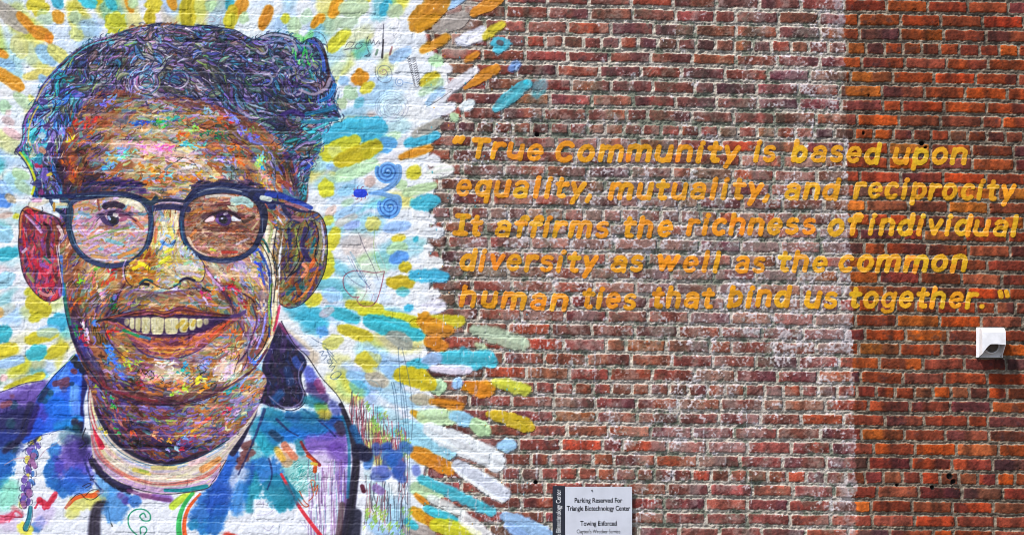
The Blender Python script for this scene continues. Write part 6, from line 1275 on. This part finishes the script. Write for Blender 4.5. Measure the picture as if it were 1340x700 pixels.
for body, cx, base, w, h, bold in (('Parking Reserved For', 783, 657.2, 62.5, 6.4, .022), ('Triangle Biotechnology Center', 783, 667.6, 83, 6.4, .022), ('Towing Enforced', 783, 687.3, 47.5, 6.4, .022), ("Clayton's Wrecker Service", 783, 697.2, 57, 5.2, .008)):
    me, co = text_mesh(body, w * U, h * U, bold)
    v = np.stack([co[:, 0] + wx(cx) - SX, -.0063 - co[:, 2], co[:, 1] + wz(base) - SZ], 1)
    me.vertices.foreach_set('co', v.astype(np.float32).ravel()); me.update(); me.materials.clear()
    link('text_line', me, sign, m_ink)
me, co = text_mesh('Triangle Biotechnology Center', 79 * U, 6.6 * U, .012)
v = np.stack([wx(733.6) - SX - co[:, 1], -.0069 - co[:, 2], co[:, 0] + wz(679.5) - SZ], 1)
me.vertices.foreach_set('co', v.astype(np.float32).ravel()); me.update(); me.materials.clear()
link('text_line', me, sign, m_inkw)

# ---------------------------------------------------------------- white vent hood
HX, HZ = wx(1295), wz(468)
hood = empty('vent_hood', (HX, -.004, HZ))
tag(hood, 'small white metal vent hood with an open underside, mounted on the orange bricks', 'vent hood')
m_hood = plain_material('vent_white_enamel', (.72, .72, .75), .4, .5, 0, .13, 22); m_in = plain_material('vent_duct_dark', (.26, .21, .18), .7, .2, 0, .3, 40)
bm = bmesh.new(); box(bm, -17.8 * U, 17.0 * U, -.004, .004, 0, 39.5 * U); bm_obj('flange', bm, m_hood, hood, .0012)
# side profile (depth, height) of the hood and its curved front lip
dpt = .072; prof = [(0.0, 38.6 * U), (.03, 38.2 * U), (.058, 36.0 * U), (dpt, 31 * U), (dpt + .003, 22 * U), (dpt + .004, 15.5 * U)]
bm = bmesh.new(); hw = 15.2 * U; N = 14; rows = []
for k, (d_, h_) in enumerate(prof):
    row = []
    for i in range(N + 1):
        s_ = -1 + 2 * i / N; hh = h_
        if k == len(prof) - 1: hh = h_ - 12.5 * U * max(0, (-.25 - s_) / .75) ** 1.4 - 1.5 * U * max(0, s_ - .3)      # lower edge swept down to the left
        row.append(bm.verts.new((s_ * hw, -.0045 - d_, hh)))
    rows.append(row)
for a, b in zip(rows[:-1], rows[1:]):
    for i in range(N): bm.faces.new((a[i], a[i + 1], b[i + 1], b[i]))
for sgn, i in ((-1, 0), (1, N)):
    side = [r_[i] for r_ in rows] + [bm.verts.new((sgn * hw, -.0045 - .012, 1.2 * U)), bm.verts.new((sgn * hw, -.0045, 1.0 * U))]
    bm.faces.new(side)
geom = bm.faces[:]
bmesh.ops.recalc_face_normals(bm, faces=geom)
bmesh.ops.solidify(bm, geom=geom, thickness=.0022)
bm_obj('hood_shell', bm, m_hood, hood)
bm = bmesh.new(); R = 10.5 * U; n_ = 28; ring_ = []
for r_, d_ in ((R, .006), (R, .030), (R - .004, .030), (R - .004, .006)):
    ring_.append([bm.verts.new((r_ * math.cos(2 * math.pi * i / n_) + .5 * U, -d_, 15.5 * U + r_ * math.sin(2 * math.pi * i / n_))) for i in range(n_)])
for a, b in zip(ring_[:-1], ring_[1:]):
    for i in range(n_): bm.faces.new((a[i], a[(i + 1) % n_], b[(i + 1) % n_], b[i]))
duct = bm_obj('duct_collar', bm, m_hood, hood, 0, True)
bm = bmesh.new(); bmesh.ops.create_cone(bm, segments=28, radius1=R - .003, radius2=R - .003, depth=.004, cap_ends=True, matrix=Matrix.Translation((.5 * U, -.0075, 15.5 * U)) @ Matrix.Rotation(math.radians(90), 4, 'X')); bm_obj('duct_opening', bm, m_in, hood)
for sx in (-13.2, 14.5):
    bm = bmesh.new(); bmesh.ops.create_cone(bm, segments=12, radius1=.005, radius2=.004, depth=.004, cap_ends=True, matrix=Matrix.Translation((sx * U, -.006, 1.8 * U)) @ Matrix.Rotation(math.radians(90), 4, 'X')); bm_obj('screw', bm, m_steel, hood)

# ---------------------------------------------------------------- ground in front of the wall (below the frame)
bm = bmesh.new(); s_ = 600
vs = [bm.verts.new(p) for p in ((-s_, -s_, 0), (s_, -s_, 0), (s_, s_, 0), (-s_, s_, 0))]; bm.faces.new(vs)
g = bm_obj('ground', bm, plain_material('asphalt', (.075, .073, .07), .95, .2, 0, .35, 3), None); g['kind'] = 'structure'
bm = bmesh.new(); box(bm, xl_ - .5, xr2 + .5, -1.5, -.03, .002, .12); g = bm_obj('pavement', bm, plain_material('pavement_concrete', (.30, .29, .27), .92, .2, 0, .2, 6), None, .01); g['kind'] = 'structure'
